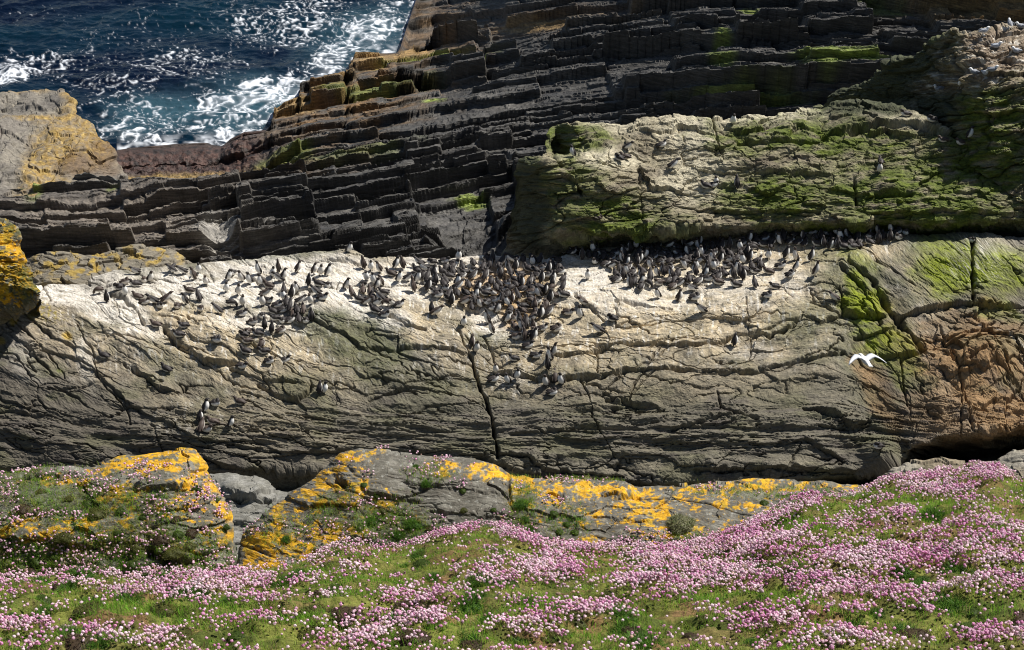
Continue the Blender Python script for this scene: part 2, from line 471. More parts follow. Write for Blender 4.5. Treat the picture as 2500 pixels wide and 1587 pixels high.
    wd = sst(-.1, .35, fbm(PX / 16, PY / 7, 4, 48))
    col = mixc(col, (.085, .040, .028), blob(PX, PY, [(450, 385, 190, 34), (560, 380, 80, 34), (330, 380, 60, 30), (600, 335, 50, 22)], .15, 20, .45) * .9)
    col = mixc(col, (.30, .20, .06), blob(PX, PY, [(400, 424, 270, 15, -2), (620, 430, 40, 12)], .15, 21, .5) * .85)
    col = mixc(col, (.15, .15, .145), blob(PX, PY, [(290, 450, 170, 9, -4), (460, 445, 80, 9)], .2, 22, .4) * .7)
    col = mixc(col, (.022, .014, .011), wd * blob(PX, PY, [(450, 378, 200, 26), (560, 380, 80, 30)], .15, 20, .45) * .9)
    wet = (1 - sst(0, 26, PY - edgey)) * (PX < 1030)
    col = mixc(col, (.035, .020, .014), wet * .7)
    col = col * .70 * (1 + .5 * n[..., None])
    uv = np.stack([PX * SC, b * SC], -1)
    o = grid_obj('rock_platform', P, col, uv, M_DARK)
    tag(o, kind='structure')
    return o
platform = build_platform()

# ================================================================== generic outcrop
def outcrop(name, rows, cols, step, paint, mat, low=.2, mid=.08, fol=.04, D=46, tilt=0.0, cr=(), sx=3, sr=4, seed=0, folw=(120, 16), rough=.5, depth=1.0):
    """rows from crest to foot; a hidden back is added behind the crest"""
    cr0 = np.array(rows[0], float)
    back, back2 = [], []
    for x, y, Y in rows[0]:
        q = p2w(x, y, Y)
        for lst, dy, dz in ((back2, depth, -.45 * depth - .1), (back, depth + 1.2, -depth - 3.0)):
            X_, Y_ = w2p(q + np.array([q[0] / q[1] * dy, dy, dz]))
            lst.append((x, float(Y_), Y + dy))
    PX, PY, Y = loft([back, back2] + list(rows), cols, step, sx, sr)
    P = p2w(PX, PY, Y)
    m = D / FPX
    s = 46 / D            # noise scales are given for pixels at 46 m
    X, V = PX / s, PY / s
    c = PY - tilt * PX + 10 * fbm(PX / 160, PY / 90, 3, seed + 1)
    cc = c / s
    d = low * fbm(X / 240, V / 150, 3, seed + 2) + mid * fbm(X / 80, V / 50, 3, seed + 3)
    k = rough * D / 46
    d += k * plates(X, cc, 105, 52, seed + 11, .20, .30, .10) + k * plates(X, cc, 42, 20, seed + 12, .085, .13, .03)
    d += .55 * fol * ridge(X / folw[0], cc / folw[1], 3, seed + 4) + fol * .3 * ridge(X / (folw[0] * .4), cc / (folw[1] * .4), 2, seed + 5)
    d += fol * .4 * fbm(X / 14, V / 8, 3, seed + 6)
    ck = np.exp(-np.abs(perlin(X / 210, cc / 60, seed + 7)) / .02) * sst(-.1, .3, perlin(X / 150, V / 150, seed + 8))
    d -= .10 * ck * (mid / .08)
    if cr: d += cracks(PX, PY, cols, cr, 3 * s, seed)
    P = P + normals(P) * d[..., None]
    col = paint(PX, PY, c, X, V)
    uv = np.stack([PX * m, c * m], -1)
    return grid_obj(name, P, col, uv, mat)

# ------------------------------------------------------------------ tan rock on the far left shore
def paint_tan(PX, PY, c, X, V):
    col = np.empty(PX.shape + (3,)); col[:] = (.15, .135, .115)
    col = mixc(col, (.20, .18, .145), sst(-.2, .4, fbm(PX / 60, PY / 30, 3, 3)) * .8)
    gm = blob(PX, PY, [(150, 350, 60, 80, 20), (110, 420, 50, 60), (70, 510, 40, 50), (220, 340, 60, 50, 45), (60, 213, 120, 8, 0, .7), (165, 245, 16, 30), (130, 285, 90, 7)], .35, 5, .6)
    col = mixc(col, (.25, .165, .05), gm * (.35 + .65 * sst(-.35, .3, fbm(PX / 16, PY / 10, 4, 4))))
    col = mixc(col, (.40, .29, .10), gm * sst(.12, .4, fbm(PX / 10, PY / 7, 3, 9)) * .7)
    col = mixc(col, (.10, .055, .022), blob(PX, PY, [(255, 380, 50, 45, 40), (200, 400, 60, 30)], .3, 6) * .6)
    col = mixc(col, (.08, .075, .07), blob(PX, PY, [(130, 250, 38, 18, 20), (50, 260, 60, 8, 8)], .3, 7) * .6)
    return col * (1 + .4 * fbm(PX / 9, PY / 6, 3, 8)[..., None])
top = [(-400, 215), (0, 214), (100, 213), (150, 219), (172, 250), (184, 285), (228, 300), (258, 345), (282, 372), (298, 410), (310, 440)]
R0 = [(x, y, float(ysea(y, -26.4))) for x, y in top]
R1 = [(-400, 370, 71), (100, 350, 71.5), (190, 350, 71.5), (260, 385, 71), (300, 425, 70), (310, 445, 69)]
R2 = [(-400, 560, 62), (40, 555, 62), (80, 500, 64), (120, 465, 66), (200, 440, 68), (300, 432, 69), (310, 447, 68.5)]
R3 = [(-400, 640, 61), (40, 620, 61), (80, 560, 62.5), (120, 500, 64.5), (200, 460, 67), (300, 445, 68.5), (310, 450, 68)]
tanrock = outcrop('shore_rock', [R0, R1, R2, R3], ccols(-400, 310, 1.7), 1.7, paint_tan, M_SLAB, rough=.28, low=.5, mid=.10, fol=.04, D=70, seed=20, sx=2,
    cr=[([(-20, 345), (60, 348), (130, 340)], 2.2, .15, .0), ([(-20, 450), (90, 440), (115, 445)], 2.2, .15, .1), ([(115, 445), (160, 390), (190, 350)], 2.5, .12, 0), ([(0, 262), (60, 262), (130, 270), (180, 280)], 3, .2, .12)])
tag(tanrock, 'tan grey shore rock with golden algae beside the foaming sea', 'rock')

# ------------------------------------------------------------------ low hump with faint yellow lichen behind the bird ledge
def paint_hump(PX, PY, c, X, V):
    col = np.empty(PX.shape + (3,)); col[:] = (.17, .15, .115)
    m = sst(-.05, .25, fbm(PX / 26, PY / 22, 4, 31)) * blob(PX, PY, [(200, 640, 130, 50), (380, 625, 80, 40)], .3, 9, .8)
    col = mixc(col, (.34, .23, .035), m * .8)
    return col * (1 + .22 * fbm(PX / 7, PY / 6, 3, 32)[..., None])
hump = outcrop('lichened_hump', [[(20, 700, 53), (50, 640, 53), (80, 613, 53), (150, 605, 53), (230, 611, 53), (300, 600, 53), (360, 594, 53), (420, 604, 53), (460, 628, 53), (485, 660, 53), (520, 700, 53)],
    [(20, 700, 52), (200, 680, 51.5), (400, 668, 51.5), (520, 700, 52)], [(20, 740, 51), (200, 735, 50.8), (520, 735, 51)]], ccols(20, 520, 1.8), 1.8, paint_hump, M_SLAB, low=.1, mid=.05, fol=.02, D=55, seed=33)
tag(hump, 'low smooth brown rock hump speckled with yellow lichen behind the bird ledge', 'rock')

# ================================================================== MAIN BIRD SLAB
def paint_slab(PX, PY, c, X, V):
    n1, n2 = fbm(PX / 120, c / 40, 4, 41), fbm(PX / 30, c / 10, 4, 42)
    col = np.empty(PX.shape + (3,)); col[:] = (.175, .160, .130)
    col = mixc(col, (.105, .096, .084), sst(-.1, .5, n1) * .6)
    col = mixc(col, (.27, .24, .17), sst(.0, .5, -n1) * .6)
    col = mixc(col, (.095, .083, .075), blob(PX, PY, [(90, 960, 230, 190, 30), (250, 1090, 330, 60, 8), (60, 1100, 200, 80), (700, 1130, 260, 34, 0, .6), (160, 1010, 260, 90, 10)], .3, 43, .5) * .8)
    tan = blob(PX, PY, [(1600, 780, 430, 120, 0), (640, 880, 260, 95, 8, .85), (480, 850, 180, 60, 15, .8), (1350, 880, 220, 90, 0, .9), (1850, 720, 220, 140, 0, .95), (2030, 610, 210, 40, 5), (1600, 650, 400, 60), (1000, 690, 500, 60, 0, .8), (1030, 790, 60, 50, 20), (1150, 870, 130, 60, 20, .6), (520, 800, 150, 50, 15), (1700, 930, 350, 60, -3, .5), (200, 830, 180, 80, 25, .55), (560, 1000, 260, 60, 15, .5), (2260, 720, 30, 130, -35, .8)], .3, 44, .6)
    col = mixc(col, (.46, .375, .245), tan * (.55 + .45 * sst(-.4, .3, n2)) * (.65 + .35 * sst(-.3, .3, fbm(PX / 70, PY / 50, 3, 39))))
    gua = blob(PX, PY, [(560, 705, 300, 40, 4), (820, 690, 220, 42, 6), (140, 715, 110, 28, 8), (270, 760, 120, 40, 28, .9), (880, 745, 130, 34, 22), (1120, 665, 190, 50), (1210, 790, 70, 30, 30), (1430, 690, 80, 50), (700, 650, 200, 30), (640, 790, 130, 26, 0, .7), (1530, 720, 180, 50, 0, .6), (1220, 640, 220, 24), (1800, 690, 170, 60, 0, .55), (210, 890, 18, 60, -15, .6), (60, 890, 30, 60, -30, .4), (1240, 925, 60, 18, 10, .6), (1290, 630, 200, 14), (1830, 860, 60, 18, 0, .35)], .3, 45, .5)
    gua = gua * sst(-.38, .22, fbm(PX / 45, c / 9, 5, 46, .6) + .16)
    col = mixc(col, (.58, .545, .485), gua * .9)
    spl = sst(.16, .34, fbm(PX / 9, PY / 30, 4, 38, .6)) * blob(PX, PY, [(1650, 760, 520, 130), (600, 820, 420, 130, 5), (1250, 840, 300, 120), (2000, 620, 240, 60), (1000, 760, 400, 90), (500, 1020, 120, 50), (1240, 935, 140, 30)], .3, 37, .6)
    col = mixc(col, (.62, .59, .53), spl * .75)
    col = mixc(col, (.34, .20, .07), blob(PX, PY, [(1220, 690, 110, 55), (1260, 760, 40, 40), (1180, 700, 80, 40)], .3, 47) * .6)
    gr = blob(PX, PY, [(890, 850, 130, 70, 30), (780, 800, 60, 40, 40, .8), (750, 950, 70, 50, 20, .7), (1000, 950, 130, 70, 20, .45), (2080, 690, 70, 130, -35, .9), (1990, 780, 110, 50, -10, .75), (2120, 950, 40, 150, -25, .75), (2080, 850, 70, 40, 0, .7), (700, 620, 140, 14, -6, .6), (430, 900, 70, 40, 30, .45), (1200, 830, 60, 24, 0, .5), (1380, 920, 120, 20, 0, .4), (2130, 1060, 80, 60, 0, .4), (2300, 640, 110, 100, 0, .8), (1900, 960, 120, 40, -8, .35), (1500, 1000, 260, 30, 0, .25)], .32, 48, .5)
    col = mixc(col, (.075, .085, .035), gr * (.7 + .3 * n2))
    mo = blob(PX, PY, [(2115, 750, 60, 40, 20), (2165, 830, 70, 40, 10), (2185, 870, 60, 36, 20), (2090, 700, 26, 40, -30, .8), (2330, 660, 80, 70, 0, .95), (2430, 670, 100, 60, 0, .8), (2290, 610, 60, 30, 0, .6), (2440, 770, 70, 30, 20, .6), (2210, 905, 40, 40), (2100, 640, 60, 20, 30, .4)], .32, 49, .45)
    col = mixc(col, (.17, .205, .010), 1.25 * mo * (.75 + .5 * n2))
    bro = blob(PX, PY, [(2390, 900, 150, 130, 20), (2440, 1000, 130, 70), (2150, 960, 34, 110, -28), (2300, 1000, 110, 80, 0, .7), (2230, 850, 50, 130, -35, .35)], .28, 50, .5)
    col = mixc(col, (.27, .165, .075), bro * .9)
    col = mixc(col, (.085, .07, .048), blob(PX, PY, [(2210, 960, 55, 110, -20), (2470, 820, 60, 40, 30), (2330, 800, 60, 30, 30), (2440, 720, 90, 26)], .3, 51) * .55)
    # bright guano runs and lichen dots
    st = blob(PX, PY, [(2380, 630, 70, 60)], .2, 52) * sst(.78, .95, 1 - np.abs(perlin((PX - PY * .8) / 7, PY / 90, 53)) * 1.6)
    col = mixc(col, (.55, .53, .45), st * .7)
    for x, y, r in [(38, 792, 11), (168, 828, 12), (145, 905, 9), (4, 835, 12), (80, 770, 14)]:
        col = mixc(col, (.40, .26, .03) if x != 145 else (.16, .2, .03), blob(PX, PY, [(x, y, r, r * .8)], .5, x, .5) * .8)
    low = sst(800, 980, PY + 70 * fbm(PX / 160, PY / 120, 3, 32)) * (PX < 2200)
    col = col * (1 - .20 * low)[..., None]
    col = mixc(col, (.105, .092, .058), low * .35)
    ol = sst(.02, .35, fbm(PX / 130, PY / 70, 4, 34)) * (1 - gua) * (1 - .6 * tan)
    col = mixc(col, (.10, .098, .052), ol * .55)
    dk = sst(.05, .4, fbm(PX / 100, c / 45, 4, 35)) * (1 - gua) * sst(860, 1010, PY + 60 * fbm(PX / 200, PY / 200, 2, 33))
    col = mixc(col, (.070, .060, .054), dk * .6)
    lef = blob(PX, PY, [(110, 765, 50, 26, 30)], .4, 59, .6) * sst(.0, .3, fbm(PX / 8, PY / 8, 3, 58))
    col = mixc(col, (.28, .22, .03), lef * .7)
    pe = 1 - sst(0.5, .62, np.hypot((PX - 2480) / 90, (PY - 850) / 90))
    col = mixc(col, (.5, .5, .47), sst(.55, .8, 1 - np.abs(np.hypot((PX - 2330), (PY - 960) * 1.15) - 178) / 14) * (PX > 2380) * (PY < 900) * .35 * sst(-.3, .3, n2))
    n4 = fbm(PX / 6, c / 4.5, 3, 36)
    return np.clip(col * (1 + .32 * n2[..., None]) * (1 + .38 * n4[..., None]), .01, .8)

def build_slab():
    cols = ccols(-420, 2950, 2.0)
    R0 = [(-420, 702, 50), (0, 700, 50), (90, 690, 50), (205, 688, 50), (220, 668, 50.2), (350, 648, 50.6), (480, 640, 50.8), (560, 632, 50.9), (700, 614, 51), (850, 606, 51), (878, 611, 51),
          (893, 627, 50.6), (1060, 623, 50.5), (1200, 620, 50.5), (1330, 624, 50.4), (1400, 606, 50.6), (1470, 596, 50.8), (1600, 589, 51), (1750, 582, 51), (1900, 566, 51.2), (2050, 560, 51.3), (2200, 565, 50.8), (2500, 572, 50.3), (2950, 580, 50)]
    R1 = [(-420, 735, 47.6), (90, 740, 47.6), (250, 745, 47.6), (330, 770, 47.4), (430, 790, 47.2), (550, 800, 47), (700, 790, 47.2), (780, 745, 47.8), (900, 775, 47.4), (1000, 790, 47.2), (1080, 765, 47.5), (1160, 800, 47.2), (1260, 835, 46.8),
          (1350, 800, 47.1), (1600, 750, 47.6), (1900, 725, 48), (2000, 660, 48.7), (2200, 625, 49), (2500, 625, 48.8), (2950, 630, 48.7)]
    R2 = [(-420, 900, 45.7), (300, 930, 45.3), (600, 950, 45.2), (1150, 960, 45.1), (1500, 930, 45.4), (1900, 900, 45.8), (2100, 880, 46.2), (2500, 840, 46.6), (2950, 840, 46.6)]
    R3 = [(-420, 1030, 44.3), (300, 1050, 44), (1150, 1060, 43.9), (1900, 1040, 44.1), (2150, 1010, 44.6), (2300, 990, 44.7), (2500, 970, 44.8), (2950, 970, 44.8)]
    R4 = [(-420, 1130, 43.4), (550, 1150, 43.3), (1170, 1150, 43.2), (1300, 1160, 43.2), (1600, 1180, 43.1), (1900, 1175, 43.2), (2140, 1160, 43.4), (2205, 1125, 43.6), (2222, 1098, 43.5), (2300, 1068, 43.4), (2400, 1056, 43.4), (2500, 1042, 43.4), (2950, 1020, 43.4)]
    R5 = [(-420, 1190, 43.6), (550, 1200, 43.8), (1170, 1190, 43.8), (1600, 1196, 44.2), (1900, 1190, 44.4), (2130, 1185, 44.6), (2205, 1145, 47), (2240, 1134, 49.5), (2500, 1114, 50), (2950, 1104, 50)]
    R6 = [(-420, 1250, 42.5), (1900, 1245, 42), (2100, 1215, 42), (2205, 1150, 44), (2240, 1140, 45), (2300, 1136, 45), (2400, 1128, 45), (2500, 1112, 45.5), (2950, 1100, 45.5)]
    R7 = [(-420, 1420, 39), (1900, 1420, 38), (2205, 1330, 38.5), (2500, 1300, 39), (2950, 1290, 39)]
    back = [(x, y + 70, Y + 1.6) for x, y, Y in R0]
    PX, PY, Y = loft([back, R0, R1, R2, R3, R4, R5, R6, R7], cols, 1.9, 3, 4)
    P = p2w(PX, PY, Y)
    sx = np.arange(-420, 2951.0)
    slp = np.interp(sx, [-420, 100, 500, 900, 1150, 1500, 1900, 2030, 2120, 2400, 2950], [.30, .38, .34, .33, .20, .03, -.07, .05, .75, .65, .5])
    G = np.interp(cols, sx, np.cumsum(slp))[None] * (1 - .0 * PY)
    lowl = sst(980, 1120, PY)                           # foliation flattens towards the foot
    c = PY - G * (1 - .55 * lowl) + 20 * fbm(PX / 200, PY / 90, 3, 61)
    flat = blob(PX, PY, [(2350, 800, 320, 260, 0, .8), (560, 700, 330, 60, 4), (1100, 660, 300, 60), (1700, 640, 400, 70), (820, 720, 250, 50, 6), (140, 720, 130, 40)], .2, 62, .6)
    d = .24 * fbm(PX / 230, c / 120, 3, 63) * (1 - .5 * flat)
    d += .075 * fbm(PX / 95, c / 60, 4, 64, .55) * (1 - .35 * flat)
    brk = blob(PX, PY, [(2390, 890, 150, 150, 20), (2440, 1010, 120, 60)], .25, 87, .4)
    var = .35 + .65 * sst(-.35, .35, fbm(PX / 240, PY / 150, 2, 88))
    d += (1 - .6 * flat) * var * (plates(PX, c, 150, 75, 12, .035, .11, .04) + plates(PX, c, 52, 30, 14, .015, .04, .02))
    d += (1 - .5 * flat) * var * .010 * ridge(PX / 110, c / 14, 3, 65)
    d += .030 * fbm(PX / 24, c / 15, 4, 67, .6) + .85 * np.exp(-((PX - 2410) / 120) ** 2 - ((PY - 900) / 95) ** 2) + .012 * fbm(PX / 7, c / 5, 2, 60)
    d += brk * (plates(PX, PY, 75, 85, 16, .20, .25, .04) + plates(PX, PY, 28, 26, 17, .07, .10, .0))
    for k, (ax, ay, wd, dp) in enumerate([(260, 70, .016, .16), (140, 42, .02, .09), (320, 120, .012, .2)]):
        z = perlin(PX / ax, c / ay, 70 + k) + .1 * perlin(PX / 20, c / 12, 75)
        d -= dp * np.exp(-np.abs(z) / wd) * sst(-.05, .3, perlin(PX / 190, PY / 120, 80 + k))
    W = 4
    rg = np.random.default_rng(5)
    auto = []
    for q in range(52):                       # short natural joints that follow the foliation
        x0, y0 = rg.uniform(-300, 2800), rg.uniform(720, 1150)
        a0 = -math.atan(np.interp(x0, sx, slp)) * -1 + rg.normal(0, .22) if rg.random() < .8 else rg.uniform(.8, 2.2)
        pts = [(x0, y0)]
        for _ in range(rg.integers(3, 8)):
            a0 += rg.normal(0, .22); st_ = rg.uniform(18, 46)
            pts.append((pts[-1][0] + st_ * math.cos(a0), pts[-1][1] + st_ * math.sin(a0)))
        mono = all(p1[0] > p0[0] for p0, p1 in zip(pts[:-1], pts[1:]))
        auto.append((pts, rg.uniform(1.8, 3.2), rg.uniform(.06, .16), rg.uniform(0, .04) if mono else 0))
    L = auto + [
     ([(1148, 866), (1158, 900), (1166, 930), (1186, 972), (1196, 1000), (1200, 1030), (1207, 1060), (1215, 1120)], 4.2, .42, 0),
     ([(1120, 800), (1140, 850), (1150, 870)], 4, .2, 0),
     ([(1340, 876), (1420, 872), (1500, 845), (1600, 842), (1700, 845)], W, .26, .13),
     ([(1700, 845), (1760, 838), (1800, 815), (1880, 825), (1930, 800), (1960, 770)], W, .26, .12),
     ([(1650, 910), (1780, 915), (1850, 908), (1980, 880), (2060, 860)], W, .22, .12),
     ([(1390, 930), (1480, 925), (1530, 912), (1650, 905)], W, .28, .15),
     ([(1850, 900), (1900, 935), (1990, 925)], 3, .14, .08),
     ([(1210, 905), (1260, 915), (1300, 925)], 5, .25, .2),
     ([(1310, 930), (1390, 930)], 4, .25, .15),
     ([(750, 770), (840, 815), (880, 850), (960, 855), (1060, 850), (1150, 866)], W, .16, .1),
     ([(270, 715), (320, 752), (350, 790)], 5, .28, .12),
     ([(400, 800), (430, 840), (500, 885), (580, 890)], 5, .3, .2),
     ([(320, 895), (340, 910), (390, 955), (440, 960), (450, 940)], 4, .25, .15),
     ([(630, 940), (690, 975), (730, 980), (755, 960), (758, 935)], 4, .22, .12),
     ([(60, 770), (130, 830), (230, 870)], 3, .16, .08),
     ([(950, 770), (990, 800), (1035, 808)], 4, .25, .15),
     ([(800, 635), (850, 640), (890, 650)], 3, .15, .1),
     ([(1170, 1120), (1260, 1160), (1340, 1160)], 9, .55, .1),
     ([(500, 1120), (560, 1145), (700, 1160), (820, 1150)], 8, .3, .2),
     ([(560, 1090), (700, 1110), (850, 1105)], 5, .2, .15),
     ([(1200, 1110), (1290, 1120), (1330, 1150), (1520, 1165)], 6, .3, .15),
     ([(2070, 640), (2130, 690), (2170, 760), (2230, 830), (2260, 870)], 7, .5, .1),
     ([(2180, 790), (2240, 765), (2330, 745), (2420, 755), (2500, 750)], 5, .35, .2),
     ([(2372, 590), (2374, 650), (2376, 750)], 5, .4, 0),
     ([(2050, 700), (2060, 760), (2100, 775), (2160, 775)], 6, .35, .25),
     ([(2090, 825), (2150, 815), (2190, 800)], 4, .25, .15),
     ([(2140, 875), (2200, 872), (2250, 868)], 4, .25, .15),
     ([(2200, 880), (2205, 940), (2215, 990)], 3, .2, 0),
     ([(2290, 800), (2310, 870), (2345, 960), (2375, 1050)], 4, .14, 0),
     ([(2370, 770), (2410, 850), (2450, 930), (2500, 990)], 4, .14, 0),
     ([(2310, 845), (2380, 830), (2420, 800)], 4, .22, .12),
     ([(2330, 930), (2400, 900), (2470, 960)], 3, .15, .08),
     ([(2050, 645), (2100, 700), (2150, 790)], 4, .2, .12),
     ([(1960, 770), (2000, 790), (2060, 770)], 4, .2, .12),
     ([(2000, 1040), (2060, 1050), (2120, 1040)], 4, .2, .12),
     ([(1640, 1050), (1720, 1030), (1850, 1000)], 4, .2, .1),
     ([(1480, 980), (1560, 990), (1620, 1000)], 4, .2, .1),
     ([(1750, 960), (1760, 1000), (1850, 1025)], 4, .25, .08),
     ([(1290, 1040), (1330, 1060), (1400, 1045)], 4, .2, .1),
     ([(1960, 1000), (2040, 1020), (2080, 1045), (2120, 1030)], 4, .25, .15),
     ([(1890, 1090), (1960, 1075), (2060, 1130)], 5, .2, .15),
     ([(1700, 1150), (1900, 1145), (2050, 1155), (2200, 1165)], 7, .3, .25),
     ([(1400, 720), (1450, 760), (1470, 780)], 4, .18, .1),
     ([(1500, 740), (1560, 745), (1640, 752)], 3, .15, .06),
     ([(100, 860), (200, 880), (330, 1000), (500, 1080)], 3, .15, .1),
     ([(0, 800), (80, 860), (140, 930)], 3, .12, .08),
     ([(700, 1010), (850, 1040), (1000, 1040)], 3, .16, .1),
     ([(900, 980), (1000, 950), (1100, 960)], 3, .15, .08),
     ([(560, 900), (640, 930), (720, 940)], 3, .15, .1),
    ]
    d += cracks(PX, PY, cols, L, 3.4, 5)
    # the boulder knob above the cave, and the slab left of it
    d += .35 * (1 - sst(.3, 1.1, np.hypot((PX - 2150) / 60, (PY - 1110) / 45)))
    P = P + normals(P) * d[..., None]
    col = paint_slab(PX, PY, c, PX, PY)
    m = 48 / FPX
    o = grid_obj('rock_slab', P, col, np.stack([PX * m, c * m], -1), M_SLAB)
    tag(o, kind='structure')
    return o
slab = build_slab()

# ================================================================== MOSSY BLOCK AND CRAG
def paint_moss_shade(PX, PY, c, X, V):
    n1, n2, n3 = fbm(PX / 90, c / 32, 4, 91), fbm(PX / 26, c / 9, 4, 92), fbm(PX / 55, c / 18, 4, 96)
    col = np.empty(PX.shape + (3,)); col[:] = (.23, .20, .135)
    col = mixc(col, (.105, .085, .062), sst(-.1, .35, n1) * .75)
    col = mixc(col, (.46, .42, .31), blob(PX, PY, [(1900, 275, 330, 26, -5), (1480, 390, 90, 24), (1680, 330, 60, 60), (1700, 430, 90, 60), (1500, 310, 80, 20, 0, .8), (2200, 300, 120, 16, 8, .7)], .35, 93, .6) * .75)
    g = blob(PX, PY, [(1900, 480, 140, 60), (2000, 340, 240, 40, 4), (1500, 530, 110, 60), (1380, 480, 110, 90, 0, .7), (2250, 480, 260, 120), (2400, 400, 130, 120), (1800, 350, 90, 40, 0, .7), (2100, 420, 120, 60, 0, .45), (1440, 340, 60, 30, 0, .8), (1380, 340, 70, 50), (2420, 270, 110, 90), (2200, 560, 320, 40), (1650, 560, 60, 30, 0, .6), (1300, 450, 60, 70, 0, .8), (2150, 180, 200, 90, -20, .9)], .35, 94, .6)
    col = mixc(col, (.085, .110, .016), g * sst(-.4, .25, n3 + .15))
    col = mixc(col, (.115, .142, .014), g * sst(.12, .5, n2) * .75)
    col = mixc(col, (.045, .050, .026), blob(PX, PY, [(1285, 500, 50, 120), (1372, 345, 36, 44, 0, .35), (2190, 200, 170, 75, -28), (2290, 250, 60, 60), (2120, 270, 120, 30), (2060, 240, 60, 40)], .12, 97, .35) * .96)  # shade on the left faces of block and crag, painted in as green-black
    cr = blob(PX, PY, [(2440, 130, 110, 80), (2400, 190, 120, 30, -10, .8)], .3, 95, .6)
    col = mixc(col, (.23, .175, .125), cr * .85)
    col = mixc(col, (.6, .57, .5), cr * sst(.12, .4, n2) * .8)
    return np.clip(col * (1 + .45 * n2[..., None]) * (1 + .35 * fbm(PX / 6, c / 4, 3, 98)[..., None]), .01, .8)

R0 = [(1215, 660, 55), (1240, 600, 55), (1258, 480, 54.6), (1268, 404, 53.4), (1290, 391, 52.6), (1312, 387, 52.2), (1334, 385, 52.2), (1342, 306, 55.0), (1375, 297, 54.3), (1406, 294, 53.7), (1440, 298, 54.1), (1500, 301, 54.2), (1650, 291, 54.2), (1750, 287, 54), (1900, 268, 54.2), (2020, 256, 54.4), (2140, 258, 54.2), (2230, 281, 53.6), (2300, 313, 53), (2350, 352, 52.4), (2420, 400, 52), (2600, 440, 52), (2950, 440, 52)]
RB = [(1215, 662, 55), (1240, 605, 55), (1258, 485, 54.6), (1268, 408, 53.2), (1290, 394, 52.3), (1312, 390, 51.7), (1336, 387, 51.6), (1344, 381, 54.6), (1375, 380, 53.8), (1406, 378, 53.1), (1440, 345, 53.2), (1556, 372, 52.6), (1600, 350, 52.9), (1700, 350, 52.6), (2000, 330, 52.9), (2200, 345, 52.6), (2300, 360, 52.2), (2600, 455, 51.5), (2950, 455, 51.4)]
R1 = [(1215, 665, 55), (1240, 610, 55), (1260, 490, 54.2), (1268, 420, 53.0), (1290, 402, 52.0), (1312, 396, 51.2), (1336, 392, 50.7), (1400, 388, 51.3), (1500, 394, 51.5), (1556, 406, 51.9), (1600, 385, 52.5), (1700, 385, 52.2), (2000, 375, 52.2), (2200, 390, 52), (2300, 405, 51.8), (2600, 470, 51.2), (2950, 470, 51)]
R2 = [(1215, 668, 55), (1240, 620, 54.8), (1268, 500, 52.8), (1290, 480, 51.8), (1312, 465, 51.0), (1334, 455, 50.5), (1450, 450, 50.5), (1550, 470, 50.8), (1700, 475, 51), (2000, 470, 51), (2300, 480, 50.8), (2950, 500, 50.4)]
R3 = [(1215, 672, 55), (1240, 640, 54.5), (1268, 590, 52.6), (1290, 580, 51.6), (1312, 572, 50.8), (1345, 566, 50.2), (1400, 565, 50.15), (1700, 560, 50.3), (2000, 545, 50.4), (2300, 540, 50.2), (2950, 540, 50)]
R4 = [(1215, 690, 55), (1290, 640, 52.4), (1345, 625, 51.4), (1500, 612, 51.4), (1700, 600, 51.5), (2000, 580, 51.6), (2300, 572, 51.4), (2950, 580, 51)]
block = outcrop('mossy_block', [R0, RB, R1, R2, R3, R4], ccols(1215, 2950, 2.0), 1.8, paint_moss_shade, M_MOSS, depth=4.0, rough=.5, low=.22, mid=.10, fol=.075, D=52, tilt=-.02, seed=100, sx=2, sr=3, folw=(90, 17),
    cr=[([(1738, 290), (1750, 340), (1765, 400)], 3, .15, 0), ([(2010, 335), (2060, 330), (2160, 315), (2230, 310), (2330, 335)], 6, .4, .25), ([(1800, 350), (2000, 350)], 4, .2, .15),
        ([(2140, 480), (2220, 478)], 6, .3, .25), ([(2086, 440), (2092, 500)], 4, .25, 0), ([(1556, 405), (1565, 470), (1570, 560)], 3, .12, 0), ([(1400, 560), (1560, 570), (1700, 560), (1740, 555)], 4, .2, .2),
        ([(1840, 430), (1950, 425), (2060, 430)], 4, .2, .15), ([(1700, 520), (1850, 515), (2000, 520)], 4, .2, .15), ([(2150, 530), (2300, 520), (2500, 530)], 4, .2, .15), ([(1290, 470), (1330, 480), (1420, 470)], 4, .2, .12), ([(1350, 390), (1400, 430), (1420, 480)], 5, .2, .0)])
tag(block, 'long mossy green and tan rock block rising behind the bird ledge', 'rock')

R0 = [(1985, 262, 61), (2020, 242, 60.6), (2090, 215, 59.4), (2160, 180, 58.3), (2250, 120, 56.8), (2335, 72, 55.4), (2400, 64, 55), (2500, 60, 55), (2540, 90, 55), (2640, 260, 55), (2950, 400, 55)]
R1 = [(1985, 264, 60.9), (2020, 250, 60.4), (2100, 235, 58.9), (2200, 190, 57.2), (2290, 140, 55.8), (2345, 110, 54.6), (2420, 110, 53.8), (2540, 120, 53.6), (2640, 300, 53.6), (2950, 420, 53.6)]
R2 = [(1985, 268, 60.8), (2050, 258, 59.6), (2150, 248, 57.8), (2240, 236, 56.0), (2320, 222, 54.2), (2345, 205, 53.2), (2400, 200, 52.6), (2540, 200, 52.4), (2640, 330, 52.4), (2950, 440, 52.4)]
R3 = [(1985, 272, 60.4), (2100, 268, 58.2), (2200, 285, 56), (2270, 305, 54.3), (2340, 310, 52.8), (2420, 310, 51.6), (2540, 320, 51.4), (2640, 380, 51.4), (2950, 460, 51.4)]
R4 = [(1985, 276, 60), (2100, 282, 57.8), (2200, 302, 55.6), (2300, 345, 53.4), (2380, 410, 51.6), (2500, 500, 50.5), (2700, 520, 50), (2950, 520, 50)]
